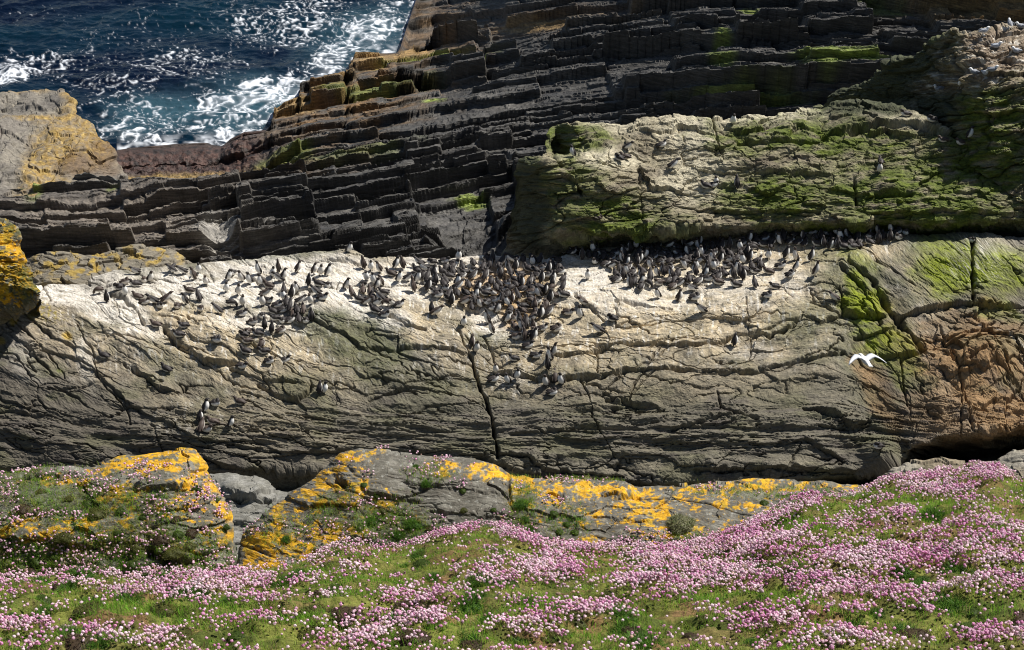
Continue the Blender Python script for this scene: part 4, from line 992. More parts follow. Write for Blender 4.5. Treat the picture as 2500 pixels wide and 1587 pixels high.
# ================================================================== CUSHIONS
def cushion_mesh(seed, cols, blade=.16, n=520, flat=.72):
    r = np.random.default_rng(seed)
    V, F, Cc = [], [], []
    # mound
    nu, nv = 18, 8
    for j in range(nv + 1):
        th = j / nv * math.pi * .5
        for k in range(nu):
            a = k / nu * 2 * math.pi
            rr = 1 + .12 * math.sin(3 * a + seed) + .08 * math.sin(5 * a + 2 * seed + j)
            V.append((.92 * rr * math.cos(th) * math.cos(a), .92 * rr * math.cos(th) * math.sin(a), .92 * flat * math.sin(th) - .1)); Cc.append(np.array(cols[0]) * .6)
    for j in range(nv):
        for k in range(nu):
            a, b = j * nu + k, j * nu + (k + 1) % nu
            F += [(a, b, b + nu), (a, b + nu, a + nu)]
    for i in range(n):
        u, v = r.random() * 2 * math.pi, math.asin(r.random() ** .8)
        rr = 1 + .12 * math.sin(3 * u + seed) + .08 * math.sin(5 * u + 2 * seed)
        d = np.array((math.cos(v) * math.cos(u), math.cos(v) * math.sin(u), math.sin(v)))
        p = d * (rr * .88, rr * .88, flat * .88) - (0, 0, .08)
        t = d + r.normal(0, .45, 3); t /= np.linalg.norm(t)
        s = np.cross(t, r.normal(0, 1, 3)); s /= np.linalg.norm(s) + 1e-6
        L, w_ = blade * r.uniform(.6, 1.4), .028
        k = len(V)
        V += [tuple(p - s * w_), tuple(p + s * w_), tuple(p + t * L)]
        F.append((k, k + 1, k + 2))
        cc = np.array(cols[r.integers(len(cols))]) * r.uniform(.7, 1.35)
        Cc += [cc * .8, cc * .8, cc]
    return raw_mesh('cushion', np.array(V), np.array(F), np.array(Cc), None, False, [M_LEAF])
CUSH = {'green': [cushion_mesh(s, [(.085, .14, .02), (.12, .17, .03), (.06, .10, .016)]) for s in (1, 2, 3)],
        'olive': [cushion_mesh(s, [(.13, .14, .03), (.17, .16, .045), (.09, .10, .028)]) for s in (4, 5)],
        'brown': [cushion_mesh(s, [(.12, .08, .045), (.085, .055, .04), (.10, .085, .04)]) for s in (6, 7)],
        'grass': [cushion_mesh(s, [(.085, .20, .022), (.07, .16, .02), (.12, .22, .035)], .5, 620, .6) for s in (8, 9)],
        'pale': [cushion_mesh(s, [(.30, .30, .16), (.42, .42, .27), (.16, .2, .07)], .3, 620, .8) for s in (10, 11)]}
def cushion(px, py, r, kind, label, group='plant cushions on the lichened outcrops', name='plant_cushion', objs=None, cat='plant'):
    h = hit(px, py + r * .55, objs)
    if not h: return
    loc = h[0]
    o = link(name, random.choice(CUSH[kind]))
    s = r * loc.length / FPX
    o.location = loc + h[1] * (-.15 * s)
    o.scale = (s, s * random.uniform(.8, 1.0), s * random.uniform(.85, 1.1))
    o.rotation_euler = (0, 0, random.random() * 6.28)
    tag(o, label, cat, group)
CU = [  # px, py, radius px, kind, label
 (55, 1231, 21, 'brown', 'brown rounded cushion at the left edge of the domed outcrop'),
 (238, 1238, 30, 'olive', 'broad olive cushion mid way up the left domed outcrop'),
 (293, 1240, 15, 'green', 'dark green cushion touching the broad olive one on the left outcrop'),
 (214, 1222, 18, 'green', 'green cushion at the upper left of the broad olive one'),
 (157, 1298, 24, 'olive', 'round olive cushion standing between two orange lichen patches'),
 (201, 1188, 16, 'green', 'green cushion hanging under the orange step of the left outcrop'),
 (99, 1192, 15, 'olive', 'small olive cushion below the upper left orange strip'),
 (46, 1207, 10, 'green', 'tiny green cushion above the brown one at the left edge'),
 (168, 1210, 13, 'olive', 'small olive cushion above the broad one, left of the dark gap'),
 (482, 1185, 16, 'green', 'green cushion on the right shoulder of the left outcrop'),
 (434, 1296, 17, 'green', 'green cushion between two brown ones on the left outcrop'),
 (392, 1306, 24, 'brown', 'large dark brown cushion low on the left outcrop'),
 (466, 1292, 20, 'brown', 'brown cushion right of the green one on the left outcrop'),
 (420, 1340, 28, 'olive', 'large olive cushion above the dark hollow of the left outcrop'),
 (462, 1324, 18, 'olive', 'olive cushion just right of the large one over the dark hollow'),
 (332, 1319, 24, 'olive', 'wide olive cushion left of the dark brown one'),
 (286, 1294, 14, 'green', 'narrow green cushion beside the grey bare patch'),
 (348, 1255, 13, 'green', 'little green cushion below the pink flowers at mid outcrop'),
 (430, 1262, 14, 'brown', 'purple brown cushion under the pink flowers at mid outcrop'),
 (526, 1213, 12, 'green', 'small green cushion on the right slope of the left outcrop'),
 (551, 1282, 12, 'green', 'small green cushion at the right lower edge of the left outcrop'),
 (500, 1360, 13, 'olive', 'small olive cushion at the right foot of the left outcrop'),
 (85, 1358, 24, 'green', 'green mound at the lower left below the lichened outcrop'),
 (76, 1384, 22, 'brown', 'rusty brown mound under the green one at lower left'),
 (30, 1392, 22, 'green', 'green mound at the left edge below the outcrop'),
 (20, 1315, 14, 'green', 'dark green cushion at the left edge beside the orange band'),
 (170, 1420, 30, 'grass', 'bright green mound left of the smooth one at the outcrop foot'),
 (282, 1428, 40, 'olive', 'wide smooth olive mound at the foot of the left outcrop'),
 (360, 1400, 22, 'green', 'green mound right of the smooth wide one'),
 (320, 1368, 20, 'green', 'dark green cushion above the wide smooth mound'),
 (140, 1425, 18, 'brown', 'reddish brown mound among green ones at lower left'),
 (528, 1404, 20, 'green', 'dark green tuft right of the left outcrop foot'),
 (134, 1350, 16, 'green', 'dark tuft below the orange band of the left outcrop'),
 (1273, 1220, 20, 'grass', 'bright green tuft on the crest gap of the grey ridge'),
 (1294, 1285, 20, 'grass', 'tall bright green tuft below the crest gap of the ridge'),
 (1282, 1262, 12, 'grass', 'small green tuft between the two bright ones on the ridge'),
 (1351, 1248, 14, 'green', 'green cushion right of the bright tufts on the ridge'),
 (1383, 1273, 12, 'green', 'upper right cushion of three small ones on the ridge'),
 (1365, 1293, 12, 'green', 'lower left cushion of three small ones on the ridge'),
 (1404, 1293, 12, 'green', 'lower right cushion of three small ones on the ridge'),
 (1008, 1268, 24, 'grass', 'green grassy tuft left of the brown hollow on the ridge'),
 (1050, 1285, 14, 'brown', 'red brown clump in the hollow of the ridge'),
 (1082, 1290, 16, 'grass', 'green tuft right of the brown hollow on the ridge'),
 (1040, 1176, 13, 'grass', 'green tuft with pink flowers high on the ridge'),
 (1015, 1136, 10, 'grass', 'small green tuft just under the ridge crest'),
 (1132, 1240, 11, 'olive', 'olive tuft alone on bare grey ridge rock'),
 (1130, 1193, 10, 'green', 'small dark tuft with pale flowers on the ridge'),
 (878, 1278, 17, 'green', 'green cushion left of the sea campion on the ridge flank'),
 (906, 1262, 18, 'grass', 'white flecked green tuft on the ridge flank'),
 (934, 1240, 14, 'olive', 'olive cushion above the white flecked tuft'),
 (973, 1295, 18, 'grass', 'green tuft at the foot of the ridge flank'),
 (948, 1328, 13, 'green', 'dark green cushion among flowers at the ridge foot'),
 (920, 1205, 12, 'green', 'green cushion beside the orange band on the ridge flank'),
 (888, 1178, 11, 'green', 'little green cushion below the ridge peak'),
 (700, 1310, 14, 'grass', 'green tuft with pink flowers on the yellow ridge flank'),
 (1545, 1308, 12, 'green', 'blue green cushion low on the right half of the ridge'),
 (1865, 1222, 14, 'green', 'green cushion on the right end of the ridge'),
 (1918, 1240, 14, 'grass', 'blue green tuft at the right end of the ridge'),
 (1205, 1240, 9, 'green', 'tiny green cushion in the bare middle of the ridge'),
]
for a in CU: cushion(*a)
cushion(1662, 1262, 36, 'pale', 'white flowered sea campion clump hanging on the ridge', None, 'sea_campion')
cushion(2280, 1248, 36, 'grass', 'dark green leafy bush among the pink flowers at right', None, 'leafy_bush')
cushion(162, 1530, 28, 'pale', 'pale grey green tuft in the turf at lower left', None, 'pale_tuft')
cushion(395, 1488, 20, 'pale', 'low pale tuft among the flowers at centre left of the turf', None, 'pale_tuft')
cushion(2040, 1556, 24, 'pale', 'whitish flowered tuft at the bottom right of the turf', None, 'pale_tuft')

# ================================================================== BIRDS
def feather_mat(name, dark, white):
    m, nt, b = new_mat(name)
    at = N(nt, 'ShaderNodeVertexColor'); at.layer_name = 'Col'
    oi = N(nt, 'ShaderNodeObjectInfo')
    mr = N(nt, 'ShaderNodeMapRange'); mr.inputs[3].default_value = .7; mr.inputs[4].default_value = 1.3
    nt.links.new(oi.outputs['Random'], mr.inputs[0])
    rp = N(nt, 'ShaderNodeMixRGB'); rp.inputs[1].default_value = (*dark, 1); rp.inputs[2].default_value = (*white, 1)
    sp = N(nt, 'ShaderNodeSeparateColor'); nt.links.new(at.outputs[0], sp.inputs[0])
    vm = N(nt, 'ShaderNodeVectorMath', operation='SCALE'); vm.inputs[0].default_value = dark
    nt.links.new(mr.outputs[0], vm.inputs['Scale']); nt.links.new(vm.outputs[0], rp.inputs[1])
    nt.links.new(sp.outputs[0], rp.inputs[0]); nt.links.new(rp.outputs[0], b.inputs['Base Color'])
    b.inputs['Roughness'].default_value = .6
    b.inputs['Specular IOR Level'].default_value = .3
    return m
M_AUK = feather_mat('auk_plumage', (.030, .025, .024), (.72, .71, .68))
M_AUKB = feather_mat('brown_auk_plumage', (.055, .040, .033), (.66, .63, .58))
M_GULL = feather_mat('gull_plumage', (.30, .32, .36), (.78, .78, .77))

def bird_mesh(name, spine, white, mat, wing=None, feet=True, ns=12, extra=(), fat=1.22):
    """one continuous body swept along the spine; spine = (x, z, half width, half height[, y]); white = (first, last, belly threshold)"""
    sp = np.array([list(p) + [0] * (5 - len(p)) for p in spine], float)
    t = np.linspace(0, len(sp) - 1, (len(sp) - 1) * 2 + 1)
    S = np.stack([np.interp(t, np.arange(len(sp)), sp[:, k]) for k in range(5)], 1)
    S[:, 2] *= fat; S[:, 3] *= fat
    S[1:-1] = .5 * S[1:-1] + .25 * (S[:-2] + S[2:])
    T = np.gradient(S[:, [0, 4, 1]], axis=0); T /= np.linalg.norm(T, axis=1, keepdims=True) + 1e-9
    V, F, Cc = [], [], []
    nr = len(S)
    for i in range(nr):
        side = np.cross(np.array((0, 0, 1.0)), T[i]); l = np.linalg.norm(side)
        side = np.array((0, 1.0, 0)) if l < .15 else side / l
        if side[1] < 0: side = -side
        up = np.cross(T[i], side)
        for k in range(ns):
            a = k / ns * 2 * math.pi
            p = np.array((S[i, 0], S[i, 4], S[i, 1])) + side * math.sin(a) * S[i, 2] + up * math.cos(a) * S[i, 3]
            V.append(p)
            u = i / (nr - 1)
            wv = 1.0 if (white[0] < u < white[1] and math.cos(a) < white[2]) else 0.0
            Cc.append((wv,) * 3)
    for i in range(nr - 1):
        for k in range(ns):
            F.append((i * ns + k, i * ns + (k + 1) % ns, (i + 1) * ns + (k + 1) % ns, (i + 1) * ns + k))
    for end, rev in ((0, 0), ((nr - 1) * ns, 1)):
        c = len(V); V.append(np.mean([V[end + k] for k in range(ns)], axis=0)); Cc.append((0,) * 3)
        for k in range(ns): F.append((end + k, c, end + (k + 1) % ns, end + (k + 1) % ns))
    def ell(c, ax, rad, w_):                 # small ellipsoid; ax = long axis
        ax = np.array(ax, float); ax /= np.linalg.norm(ax)
        s = np.cross(ax, (0, 1.0, 0.05)); s /= np.linalg.norm(s); q = np.cross(ax, s)
        b0 = len(V)
        for i in range(5):
            th = math.pi * i / 4
            for k in range(6):
                a = k * math.pi / 3
                V.append(np.array(c) + ax * rad[0] * -math.cos(th) + (s * math.cos(a) * rad[1] + q * math.sin(a) * rad[2]) * max(math.sin(th), .03)); Cc.append((w_,) * 3)
        for i in range(4):
            for k in range(6):
                F.append((b0 + i * 6 + k, b0 + i * 6 + (k + 1) % 6, b0 + (i + 1) * 6 + (k + 1) % 6, b0 + (i + 1) * 6 + k))
    if wing:
        for sgn in (-1, 1):
            (x0, z0), (x1, z1), yo, r = wing
            ell(((x0 + x1) / 2, sgn * yo, (z0 + z1) / 2), (x1 - x0, -sgn * .03, z1 - z0), (math.hypot(x1 - x0, z1 - z0) / 2, r, .016), 0.0)
    if feet:
        fx = feet if isinstance(feet, float) else -.02
        for sgn in (-1, 1):
            ell((fx + .02, sgn * .035, .006), (1, sgn * .3, 0), (.035, .022, .008), .05)
            ell((fx - .005, sgn * .033, .035), (0, 0, 1), (.04, .010, .010), .05)
    for e in extra: ell(*e)
    return raw_mesh(name, np.array(V), np.array(F), np.array(Cc), None, True, [mat])

ST = [(-.105, .045, .012, .008), (-.075, .075, .038, .030), (-.035, .120, .062, .060), (-.005, .180, .072, .072), (.012, .240, .064, .064), (.018, .292, .042, .043), (.022, .330, .031, .033), (.036, .360, .031, .033), (.062, .372, .023, .025), (.084, .371, .010, .012), (.112, .367, .003, .004)]
STN = [(-.105, .045, .012, .008), (-.075, .075, .036, .030), (-.035, .125, .058, .056), (-.005, .190, .066, .066), (.010, .260, .056, .056), (.014, .320, .036, .036), (.016, .372, .028, .029), (.024, .412, .028, .030), (.040, .435, .021, .022), (.058, .448, .009, .011), (.085, .470, .003, .004)]
LEAN = [(-.19, .075, .012, .008), (-.14, .090, .040, .030), (-.075, .120, .064, .060), (-.01, .155, .072, .070), (.05, .195, .062, .060), (.09, .235, .042, .042), (.115, .268, .032, .033), (.140, .290, .031, .032), (.168, .292, .023, .024), (.188, .287, .010, .012), (.216, .279, .003, .004)]
SIT = [(-.185, .070, .012, .008), (-.135, .085, .044, .030), (-.07, .095, .070, .062), (.0, .100, .080, .074), (.06, .110, .072, .070), (.098, .145, .050, .050), (.112, .185, .034, .036), (.126, .214, .032, .034), (.152, .222, .024, .025), (.172, .218, .010, .012), (.200, .213, .003, .004)]
TUCK = [(-.175, .070, .012, .008), (-.130, .085, .046, .032), (-.07, .100, .074, .066), (.0, .108, .084, .080), (.06, .125, .074, .074), (.09, .160, .052, .050), (.085, .195, .036, .036, .015), (.065, .214, .033, .033, .035), (.035, .214, .024, .024, .050), (.010, .205, .010, .012, .058), (-.03, .190, .003, .004, .062)]
BOW = [(-.16, .14, .012, .008), (-.12, .150, .040, .030), (-.06, .160, .064, .060), (.0, .165, .072, .070), (.055, .160, .062, .058), (.095, .145, .042, .042), (.12, .115, .032, .033), (.135, .085, .031, .032), (.140, .055, .023, .024), (.142, .035, .010, .012), (.150, .010, .003, .004)]
POSES = {}
for nm, mt in (('a', M_AUK), ('b', M_AUKB)):
    POSES['stand' + nm] = bird_mesh('guillemot', ST, (.12, .60, .32), mt, ((-.10, .085), (-.01, .27), .060, .040))
    POSES['tall' + nm] = bird_mesh('guillemot', STN, (.12, .60, .32), mt, ((-.10, .085), (-.01, .29), .055, .038))
    POSES['lean' + nm] = bird_mesh('guillemot', LEAN, (.12, .58, .18), mt, ((-.19, .105), (.04, .19), .062, .040))
    POSES['sit' + nm] = bird_mesh('guillemot', SIT, (.12, .57, .0), mt, ((-.18, .095), (.05, .13), .068, .044), .02)
    POSES['tuck' + nm] = bird_mesh('guillemot', TUCK, (.12, .52, .0), mt, ((-.17, .10), (.05, .14), .072, .046), .02)
    POSES['bow' + nm] = bird_mesh('guillemot', BOW, (.14, .58, -.05), mt, ((-.16, .165), (.04, .18), .062, .040))
    POSES['flap' + nm] = bird_mesh('guillemot', LEAN, (.12, .58, .18), mt, None, True, 12,
        [((.0, .14, .20), (-.25, 1, .35), (.12, .055, .010), 0), ((.0, -.14, .20), (-.25, -1, .35), (.12, .055, .010), 0)])
KST = [(-.17, .115, .020, .006), (-.12, .125, .038, .026), (-.06, .135, .058, .052), (.0, .150, .066, .062), (.05, .170, .058, .056), (.08, .200, .040, .040), (.095, .232, .034, .036), (.112, .250, .033, .034), (.136, .252, .022, .022), (.155, .247, .009, .010), (.178, .242, .003, .004)]
KSI = [(p[0], p[1] - .055) + p[2:] for p in KST]
M_K = bird_mesh('kittiwake', KST, (.52, .93, 2), M_GULL, ((-.17, .15), (.04, .18), .056, .04))
# white below as well as on the head
def whiten(me):
    a = me.color_attributes['Col'].data
    for i, v in enumerate(me.vertices):
        if v.co.z < .13 or v.co.x > .07: a[i].color = (1, 1, 1, 1)
    return me
whiten(M_K)
M_KS = bird_mesh('kittiwake', KSI, (.52, .93, 2), M_GULL, ((-.17, .095), (.04, .125), .058, .04), False)

STUFF = []       # birds beyond the 300 that show largest
BIRDS = []       # (px, py, pose, heading deg, scale, zone, species)
def place(px, py, pose, head, zone, sc_=1.0):
    BIRDS.append((px, py, pose, head, zone, sc_))

# pose letters: s standing upright, t standing tall, l leaning, i sitting, k sitting with head tucked, b bowing, f wing stretching
# heading: compass in the picture, R right, L left, A away, C towards the camera, and mixes
HD = {'R': 0, 'L': 180, 'A': 90, 'C': 270, 'RC': 315, 'LC': 225, 'RA': 45, 'LA': 135}
PS = {'s': 'stand', 't': 'tall', 'l': 'lean', 'i': 'sit', 'k': 'tuck', 'b': 'bow', 'f': 'flap'}
Z = {
 'on the far left ledge beside the diagonal crack': "331,670,l,L 369,690,s,RC 354,690,i,C 306,694,k,R 330,699,i,L 241,717,b,L 262,737,s,A 306,724,s,C 290,707,k,L 421,666,f,L 446,669,l,L",
 'on the pale left ledge above greenish knobs': "336,730,i,L 353,743,i,R 374,742,l,L 391,752,i,RC 408,738,l,R 434,753,i,C 452,743,s,L 462,714,i,L 486,733,l,LA 489,760,k,C 531,765,l,L",
 'on the left ledge below the lichened hump': "472,683,s,L 486,668,s,C 502,698,s,LC 560,684,s,R 567,672,i,C 590,688,s,LC 554,715,s,C 584,722,s,RC 607,694,s,LC",
 'on the white ledge left of dark huddle': "565,750,b,R 592,749,s,C 592,771,i,R 595,823,k,L 641,749,s,C 655,739,i,R 641,776,i,C 666,765,i,L 648,726,l,R 617,793,k,R 607,814,i,LC",
 'standing loosely along the upper left ledge': "630,671,t,L 635,698,s,LC 656,703,i,L 680,663,t,LA 666,678,s,C 680,687,l,L 693,684,s,R 728,665,s,R 754,696,s,A 768,669,s,R 784,674,s,C 801,674,s,R 778,698,i,L 801,703,i,C",
 'in the left huddle above the green hollow': "693,717,l,A 723,714,s,LC 693,735,s,C 714,727,s,A 771,720,l,L 788,732,i,R 733,742,l,R 759,745,s,C 708,757,l,A 726,763,i,A 690,762,i,R 731,786,i,A 748,788,i,C 761,783,s,A 691,788,i,C 708,788,i,R 673,782,i,L 716,774,k,A 742,765,l,A 700,745,i,A 677,750,i,R",
 'at the lower edge of the left huddle': "647,804,s,A 663,813,s,A 686,814,k,R 629,820,i,L 604,838,i,L",
 'on the bright ledge left of the crowd': "887,655,s,LA 907,662,s,C 926,665,s,L 954,673,i,L 967,656,s,R 984,655,s,LA 975,688,s,RC 896,688,s,C 911,695,s,LC 929,699,s,L 998,686,l,R 1018,666,i,LA 1008,712,t,LA",
 'in the wedge left of the yellow knob': "859,723,l,LA 846,706,s,R 887,715,i,A 877,736,i,L 896,745,l,R 904,723,l,A 922,707,s,R 937,719,i,L 922,749,l,RC 915,763,i,L 939,774,i,R 945,748,b,L 957,750,l,LC 974,749,i,R 889,700,i,C 910,732,i,A 930,736,l,L",
 'alone on the top edge left of the dark gap': "853,618,s,RC",
 'alone on the slab rim in front of the black gap': "1120,638,s,RC",
 'paired on the rounded knob left of centre': "1053,764,s,A 1066,770,l,R",
 'on the pale spur below the big crowd': "1133,799,s,RC 1188,791,t,L 1199,815,t,L 1254,881,i,L",
 'paired at the head of the vertical crack': "1153,848,s,A 1164,862,s,RC",
 'in the hollow right of the vertical crack': "1206,932,i,R 1238,938,s,LC 1263,927,s,RC 1210,913,s,C",
 'in the group under the fine ledge': "1330,945,s,LC 1368,941,s,LC 1347,965,k,R 1356,930,l,A",
 'in the row at the lower crowd tip': "1351,871,t,R 1342,880,t,L 1337,902,t,A 1308,874,i,R 1279,831,s,A 1303,831,s,R 1290,850,i,R",
 'on the tan slope right of the crowd': "1345,762,l,R 1386,769,i,R 1357,809,k,R 1325,806,i,R 1435,683,s,C 1421,747,f,L 1414,779,t,LC 1460,814,l,L 1494,784,k,L 1375,725,i,L",
 'on the slab rim right of the gap': "1320,623,s,C 1354,623,s,RC 1250,641,l,L 1186,634,k,C 1437,600,s,C 1452,603,s,L 1462,607,s,R",
 'alone on the tan slope below the right crowd': "1605,729,s,LC",
 'along the lower edge of the right crowd': "1660,736,s,RA 1689,712,l,L 1696,733,k,R 1710,764,l,L 1752,694,i,L 1795,700,i,L 1816,683,s,A 1841,701,l,A 1890,705,i,L 1872,727,k,R",
 'standing loosely on the pale right shoulder': "1876,634,s,C 1918,630,s,RA 1939,637,t,L 1943,662,t,R 1982,637,t,R 1992,673,t,R 1929,676,k,R 1876,668,i,L 1906,655,i,R",
 'alone beside the crack low on the slab right of centre': "1795,844,s,RA",
 'at the green edge on the right of the slab': "2035,736,l,L",
 'at the top of the dark crack in the bright green moss': "2370,592,i,C",
 'as a resting pair on the grey slope at far left': "254,874,i,L 81,729,i,L",
 'in the group low on the left slab': "526,991,k,RC 586,987,i,L 505,1006,s,R 490,1030,s,RA 520,1036,i,L 505,1055,i,RC 565,1043,s,R 492,1050,l,A",
 'below the left huddle on the tan slope': "600,863,i,L 646,863,i,L 657,888,k,R 695,885,i,R 590,899,i,R 406,906,i,L 529,836,k,RC",
 'on the tan slope under the greenish knobs': "381,798,i,L 449,800,i,L 437,823,i,L 640,845,k,A",
 'paired beside the dark green hollow': "780,961,s,A 795,962,s,R",
 'on the knob beside the black cave at lower right': "2144,1096,k,L",
 'on the crest of the mossy block': "1517,299,s,C 1397,383,s,L 1534,366,l,R 1527,389,i,L 1616,359,i,R 1788,306,s,C 1510,392,k,L 1645,412,l,R 1453,535,l,L",
 'on the small ledge amid the mossy block': "1749,456,s,C 1724,460,i,L 1798,460,s,A 2148,424,s,C 2150,400,i,A 1738,458,i,R",
 'on the right shoulder of the mossy block': "2211,284,i,L 2275,298,k,L 2367,340,s,R 2303,347,i,L 2345,354,i,L",
}
for zn, t in Z.items():
    for q in t.split():
        x, y, p, h = q.split(',')
        tone = 'a' if random.random() < .6 else 'b'
        place(float(x), float(y), PS[p] + tone, HD[h] + random.uniform(-25, 25), zn, random.uniform(.93, 1.07))

def inpoly(x, y, poly):
    c = False
    for (x0, y0), (x1, y1) in zip(poly, poly[1:] + poly[:1]):
        if (y0 > y) != (y1 > y) and x < (x1 - x0) * (y - y0) / (y1 - y0) + x0: c = not c
    return c
def crowd(poly, n, dmin, zone, taken):
    xs, ys = [p[0] for p in poly], [p[1] for p in poly]
    got = 0
    for _ in range(n * 60):
        if got >= n: break
        x, y = random.uniform(min(xs), max(xs)), random.uniform(min(ys), max(ys))
        if not inpoly(x, y, poly): continue
        if any(abs(x - a) < dmin and abs(y - b) < dmin * .62 for a, b in taken): continue
        taken.append((x, y)); got += 1
        p = random.choice(['sit'] * 5 + ['tuck'] * 4 + ['lean'] * 2 + ['stand'] * 4 + ['bow'])
        place(x, y, p + random.choice('aab'), random.choice([90, 90, 60, 120, 180, 0, 135, 45, 225, 315]) + random.uniform(-30, 30), zone, random.uniform(.92, 1.08))
TK = []
CROWD1 = 'packed in the dense crowd of dark birds around the orange stained hollow'
CROWD2 = 'packed in the right hand crowd under the mossy block'
CROWD3 = 'in the long line along the crevice at the right end of the ledge'
crowd([(1020, 650), (1090, 642), (1180, 640), (1300, 636), (1360, 640), (1385, 680), (1400, 695), (1345, 735), (1345, 785), (1300, 800), (1320, 830), (1262, 840), (1228, 775), (1190, 765), (1128, 758), (1060, 722), (1020, 690)], 142, 14.5, CROWD1, TK)
crowd([(1485, 650), (1480, 625), (1560, 604), (1640, 600), (1720, 597), (1800, 605), (1850, 640), (1862, 662), (1800, 680), (1720, 690), (1650, 705), (1600, 702), (1560, 712), (1500, 690)], 116, 14, CROWD2, TK)
crowd([(1370, 618), (1400, 606), (1480, 622), (1500, 660), (1470, 650)], 12, 15, 'in the straggling line joining the two crowds', TK)
crowd([(1800, 600), (1870, 576), (1990, 568), (2100, 570), (2220, 566), (2226, 578), (2130, 600), (2060, 618), (1990, 600), (1900, 600), (1820, 618)], 56, 15, CROWD3, TK)

SPOT = {}
PWORD = {'stand': 'upright', 'tall': 'tall stretched', 'lean': 'leaning', 'sit': 'sitting', 'tuck': 'crouched', 'bow': 'bowing', 'flap': 'wing stretching'}
hits = []
for b in BIRDS:
    h = hit(b[0], b[1], [slab, block, crag])
    if h: hits.append((b, h))
# the 300 that show largest: loose birds first, then the nearest of the crowds
dense = {CROWD1, CROWD2, CROWD3, 'in the straggling line joining the two crowds'}
hits.sort(key=lambda q: (q[0][4] in dense, q[1][0].length))
LIMIT = 292
from collections import defaultdict
ind, rest = hits[:LIMIT], hits[LIMIT:]
groups = defaultdict(list)
for b, h in ind: groups[(b[4], b[2][:-1] if b[4] not in dense else 'd')].append((b, h))
ORD = ['leftmost', 'second from left', 'third from left', 'fourth from left', 'fifth from left', 'sixth from left', 'seventh from left', 'eighth from left', 'ninth from left', 'tenth from left', 'eleventh from left']
NUM = {2: 'two', 3: 'three', 4: 'four', 5: 'five', 6: 'six', 7: 'seven', 8: 'eight', 9: 'nine', 10: 'ten', 11: 'eleven'}
for (zone, pw), L in groups.items():
    L.sort(key=lambda q: q[0][0])
    for k, (b, h) in enumerate(L):
        o = link('guillemot', POSES[b[2]])
        o.location = h[0] - Vector((0, 0, .012))
        o.rotation_euler = (random.uniform(-.08, .08), random.uniform(-.10, .10), math.radians(b[3]))
        o.scale = (b[5],) * 3
        if zone in dense:
            lab = 'dark brown guillemot ' + zone
            grp = 'guillemots ' + zone
        else:
            w_ = PWORD[pw]
            lab = (w_ + ' guillemot ' + zone) if len(L) == 1 else (('rightmost' if k == len(L) - 1 else ORD[k]) + ' of ' + NUM[len(L)] + ' ' + w_ + ' guillemots ' + zone)
            grp = 'guillemots scattered over the rocks'
        tag(o, lab, 'seabird', grp)
if rest:
    V, F, Cc, nv = [], [], [], 0
    for b, h in rest:
        me = POSES[b[2]]
        v = np.empty(len(me.vertices) * 3, np.float32); me.vertices.foreach_get('co', v); v = v.reshape(-1, 3) * b[5]
        a = math.radians(b[3]); R = np.array([[math.cos(a), -math.sin(a), 0], [math.sin(a), math.cos(a), 0], [0, 0, 1]])
        V.append(v @ R.T + np.array(h[0])[None] - (0, 0, .012))
        l = np.empty(len(me.loops), np.int32); me.loops.foreach_get('vertex_index', l)
        F.append(l.reshape(-1, 4) + nv); nv += len(v)
        c = np.empty(len(me.vertices) * 4, np.float32); me.color_attributes['Col'].data.foreach_get('color', c); Cc.append(c.reshape(-1, 4)[:, :3])
    me = raw_mesh('guillemot_crowd', np.concatenate(V), np.concatenate(F), np.concatenate(Cc), None, True, [M_AUK])
    tag(link('guillemot_crowd', me), 'farther guillemots packed at the back of the ledge crowds', 'seabirds', kind='stuff')

# kittiwakes on the crag
KI = [(2465, 68, 's', 'A', 'white headed kittiwake standing highest on the crag top'), (2402, 86, 's', 'R', 'grey backed kittiwake standing left on the crag top'), (2490, 70, 'i', 'L', 'kittiwake at the right edge of the crag top'),
      (2349, 66, 'i', 'L', 'kittiwake sitting at the far left tip of the crag top'), (2289, 222, 'i', 'L', 'left kittiwake of the pair on the dark ledge of the crag'), (2342, 214, 's', 'C', 'standing kittiwake right of the pair ledge on the crag'),
      (2377, 182, 'i', 'L', 'leftmost of three kittiwakes on the middle nest ledge'), (2405, 184, 'i', 'C', 'middle of three kittiwakes on the middle nest ledge'), (2423, 176, 'i', 'R', 'rightmost of three kittiwakes on the middle nest ledge'),
      (2300, 220, 'i', 'R', 'right kittiwake of the pair on the dark ledge of the crag'), (2432, 118, 'i', 'R', 'kittiwake on the upper nest just below the crag top'), (2480, 130, 'i', 'L', 'kittiwake on the right upper nest of the crag')]
for x, y, p, hd, lab in KI:
    h = hit(x, y, [crag, block])
    if not h: continue
    o = link('kittiwake', M_K if p == 's' else M_KS)
    o.location = h[0] - Vector((0, 0, .01)); o.rotation_euler = (0, 0, math.radians(HD[hd] + random.uniform(-20, 20)))
    tag(o, lab, 'seabird', 'kittiwakes nesting on the crag')

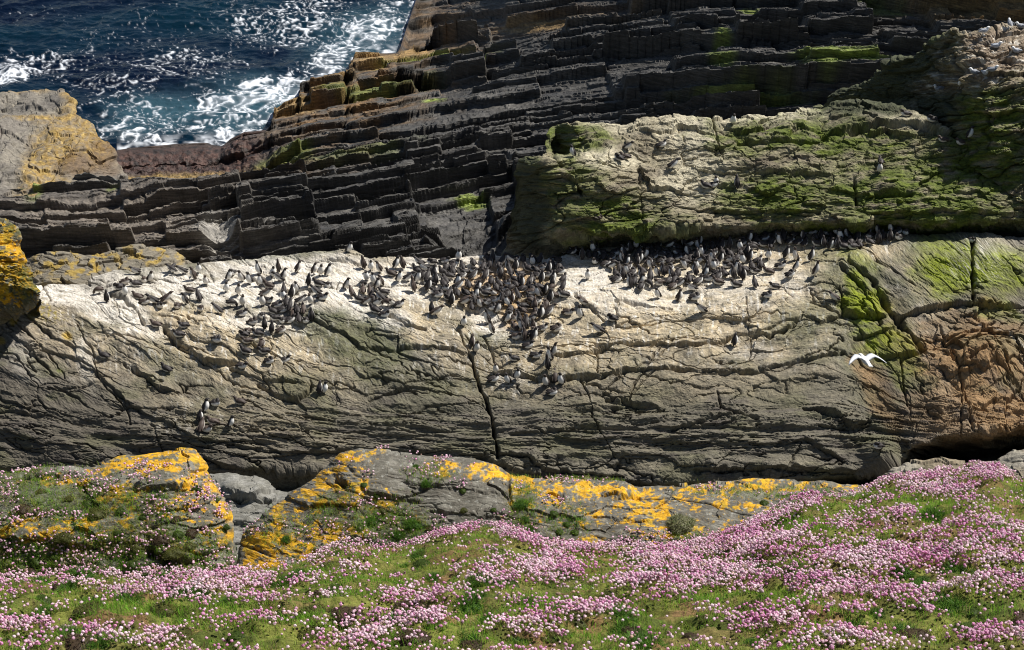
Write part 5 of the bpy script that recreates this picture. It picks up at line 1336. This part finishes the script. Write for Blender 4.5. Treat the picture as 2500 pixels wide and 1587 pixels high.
# flying gull: one skinned surface, tail and wings built into it
def flying_gull():
    body = [(-.22, 0, .050, .006), (-.15, .002, .036, .018), (-.08, .0, .050, .042), (0, 0, .058, .052), (.07, .005, .050, .046), (.12, .012, .038, .036), (.16, .018, .034, .034), (.19, .018, .024, .022), (.215, .012, .009, .010), (.24, .006, .003, .003)]
    me0 = bird_mesh('kittiwake_body', body, (-1, 2, 2), M_GULL, None, False)
    v = np.empty(len(me0.vertices) * 3, np.float32); me0.vertices.foreach_get('co', v); V = v.reshape(-1, 3).tolist()
    l = np.empty(len(me0.loops), np.int32); me0.loops.foreach_get('vertex_index', l); F = l.reshape(-1, 4).tolist()
    Cc = [(1, 1, 1)] * len(V)
    bpy.data.meshes.remove(me0)
    for sg in (-1, 1):
        st = [(.03, .03, .02, .17, 0.5), (.06, .14, .075, .165, .35), (.075, .24, .085, .15, .3), (.03, .36, .055, .115, .4), (-.03, .46, .015, .075, .5), (-.085, .53, -.02, .02, .15)]
        rows = []
        for x, y, z, ch, w_ in st:
            r = []
            for fx, fz in ((.5, 0), (.2, .012), (-.2, .008), (-.5, -.004), (-.2, -.006), (.2, -.008)):
                r.append(len(V)); V.append((x + fx * ch - .02, sg * y, z + fz)); Cc.append((w_,) * 3)
            rows.append(r)
        for a, b in zip(rows[:-1], rows[1:]):
            for k in range(6): F.append([a[k], a[(k + 1) % 6], b[(k + 1) % 6], b[k]])
        F.append([rows[-1][0], rows[-1][1], rows[-1][2], rows[-1][3]])
    me = raw_mesh('kittiwake', np.array(V), np.array(F), np.array(Cc), None, True, [M_GULL])
    o = link('kittiwake', me)
    tag(o, 'white gull gliding with spread wings in front of the right part of the slab', 'seabird')
    return o
g = flying_gull()
g.scale = (1.15,) * 3
g.location = Vector(p2w(2112, 880, 41.0))
g.rotation_euler = (math.radians(12), math.radians(-14), math.radians(118))

# ================================================================== leafy tufts scattered in the turf
tuft_rng = random.Random(4)
TUFTS = []
for k in range(130):
    x, y = tuft_rng.uniform(0, 2500), tuft_rng.uniform(1350, 1580)
    h = hit(x, y, [meadow])
    if h: TUFTS.append((h, tuft_rng.uniform(.07, .22), tuft_rng.choice(['green', 'grass', 'grass', 'grass', 'olive', 'brown'])))
V, F, Cc, nv = [], [], [], 0
for h, r, kd in TUFTS:
    me = tuft_rng.choice(CUSH[kd])
    v = np.empty(len(me.vertices) * 3, np.float32); me.vertices.foreach_get('co', v); v = v.reshape(-1, 3) * np.array((r, r, r * .75))
    V.append(v + np.array(h[0])[None] - (0, 0, r * .2))
    tri = np.empty(len(me.loops), np.int32); me.loops.foreach_get('vertex_index', tri); F.append(tri.reshape(-1, 3) + nv); nv += len(v)
    c = np.empty(len(me.vertices) * 4, np.float32); me.color_attributes['Col'].data.foreach_get('color', c); Cc.append(c.reshape(-1, 4)[:, :3])
tag(link('turf_leaves', raw_mesh('turf_leaves', np.concatenate(V), np.concatenate(F), np.concatenate(Cc), None, False, [M_LEAF])),
    'leafy mounds merging into the flowering turf', 'ground cover', kind='stuff')
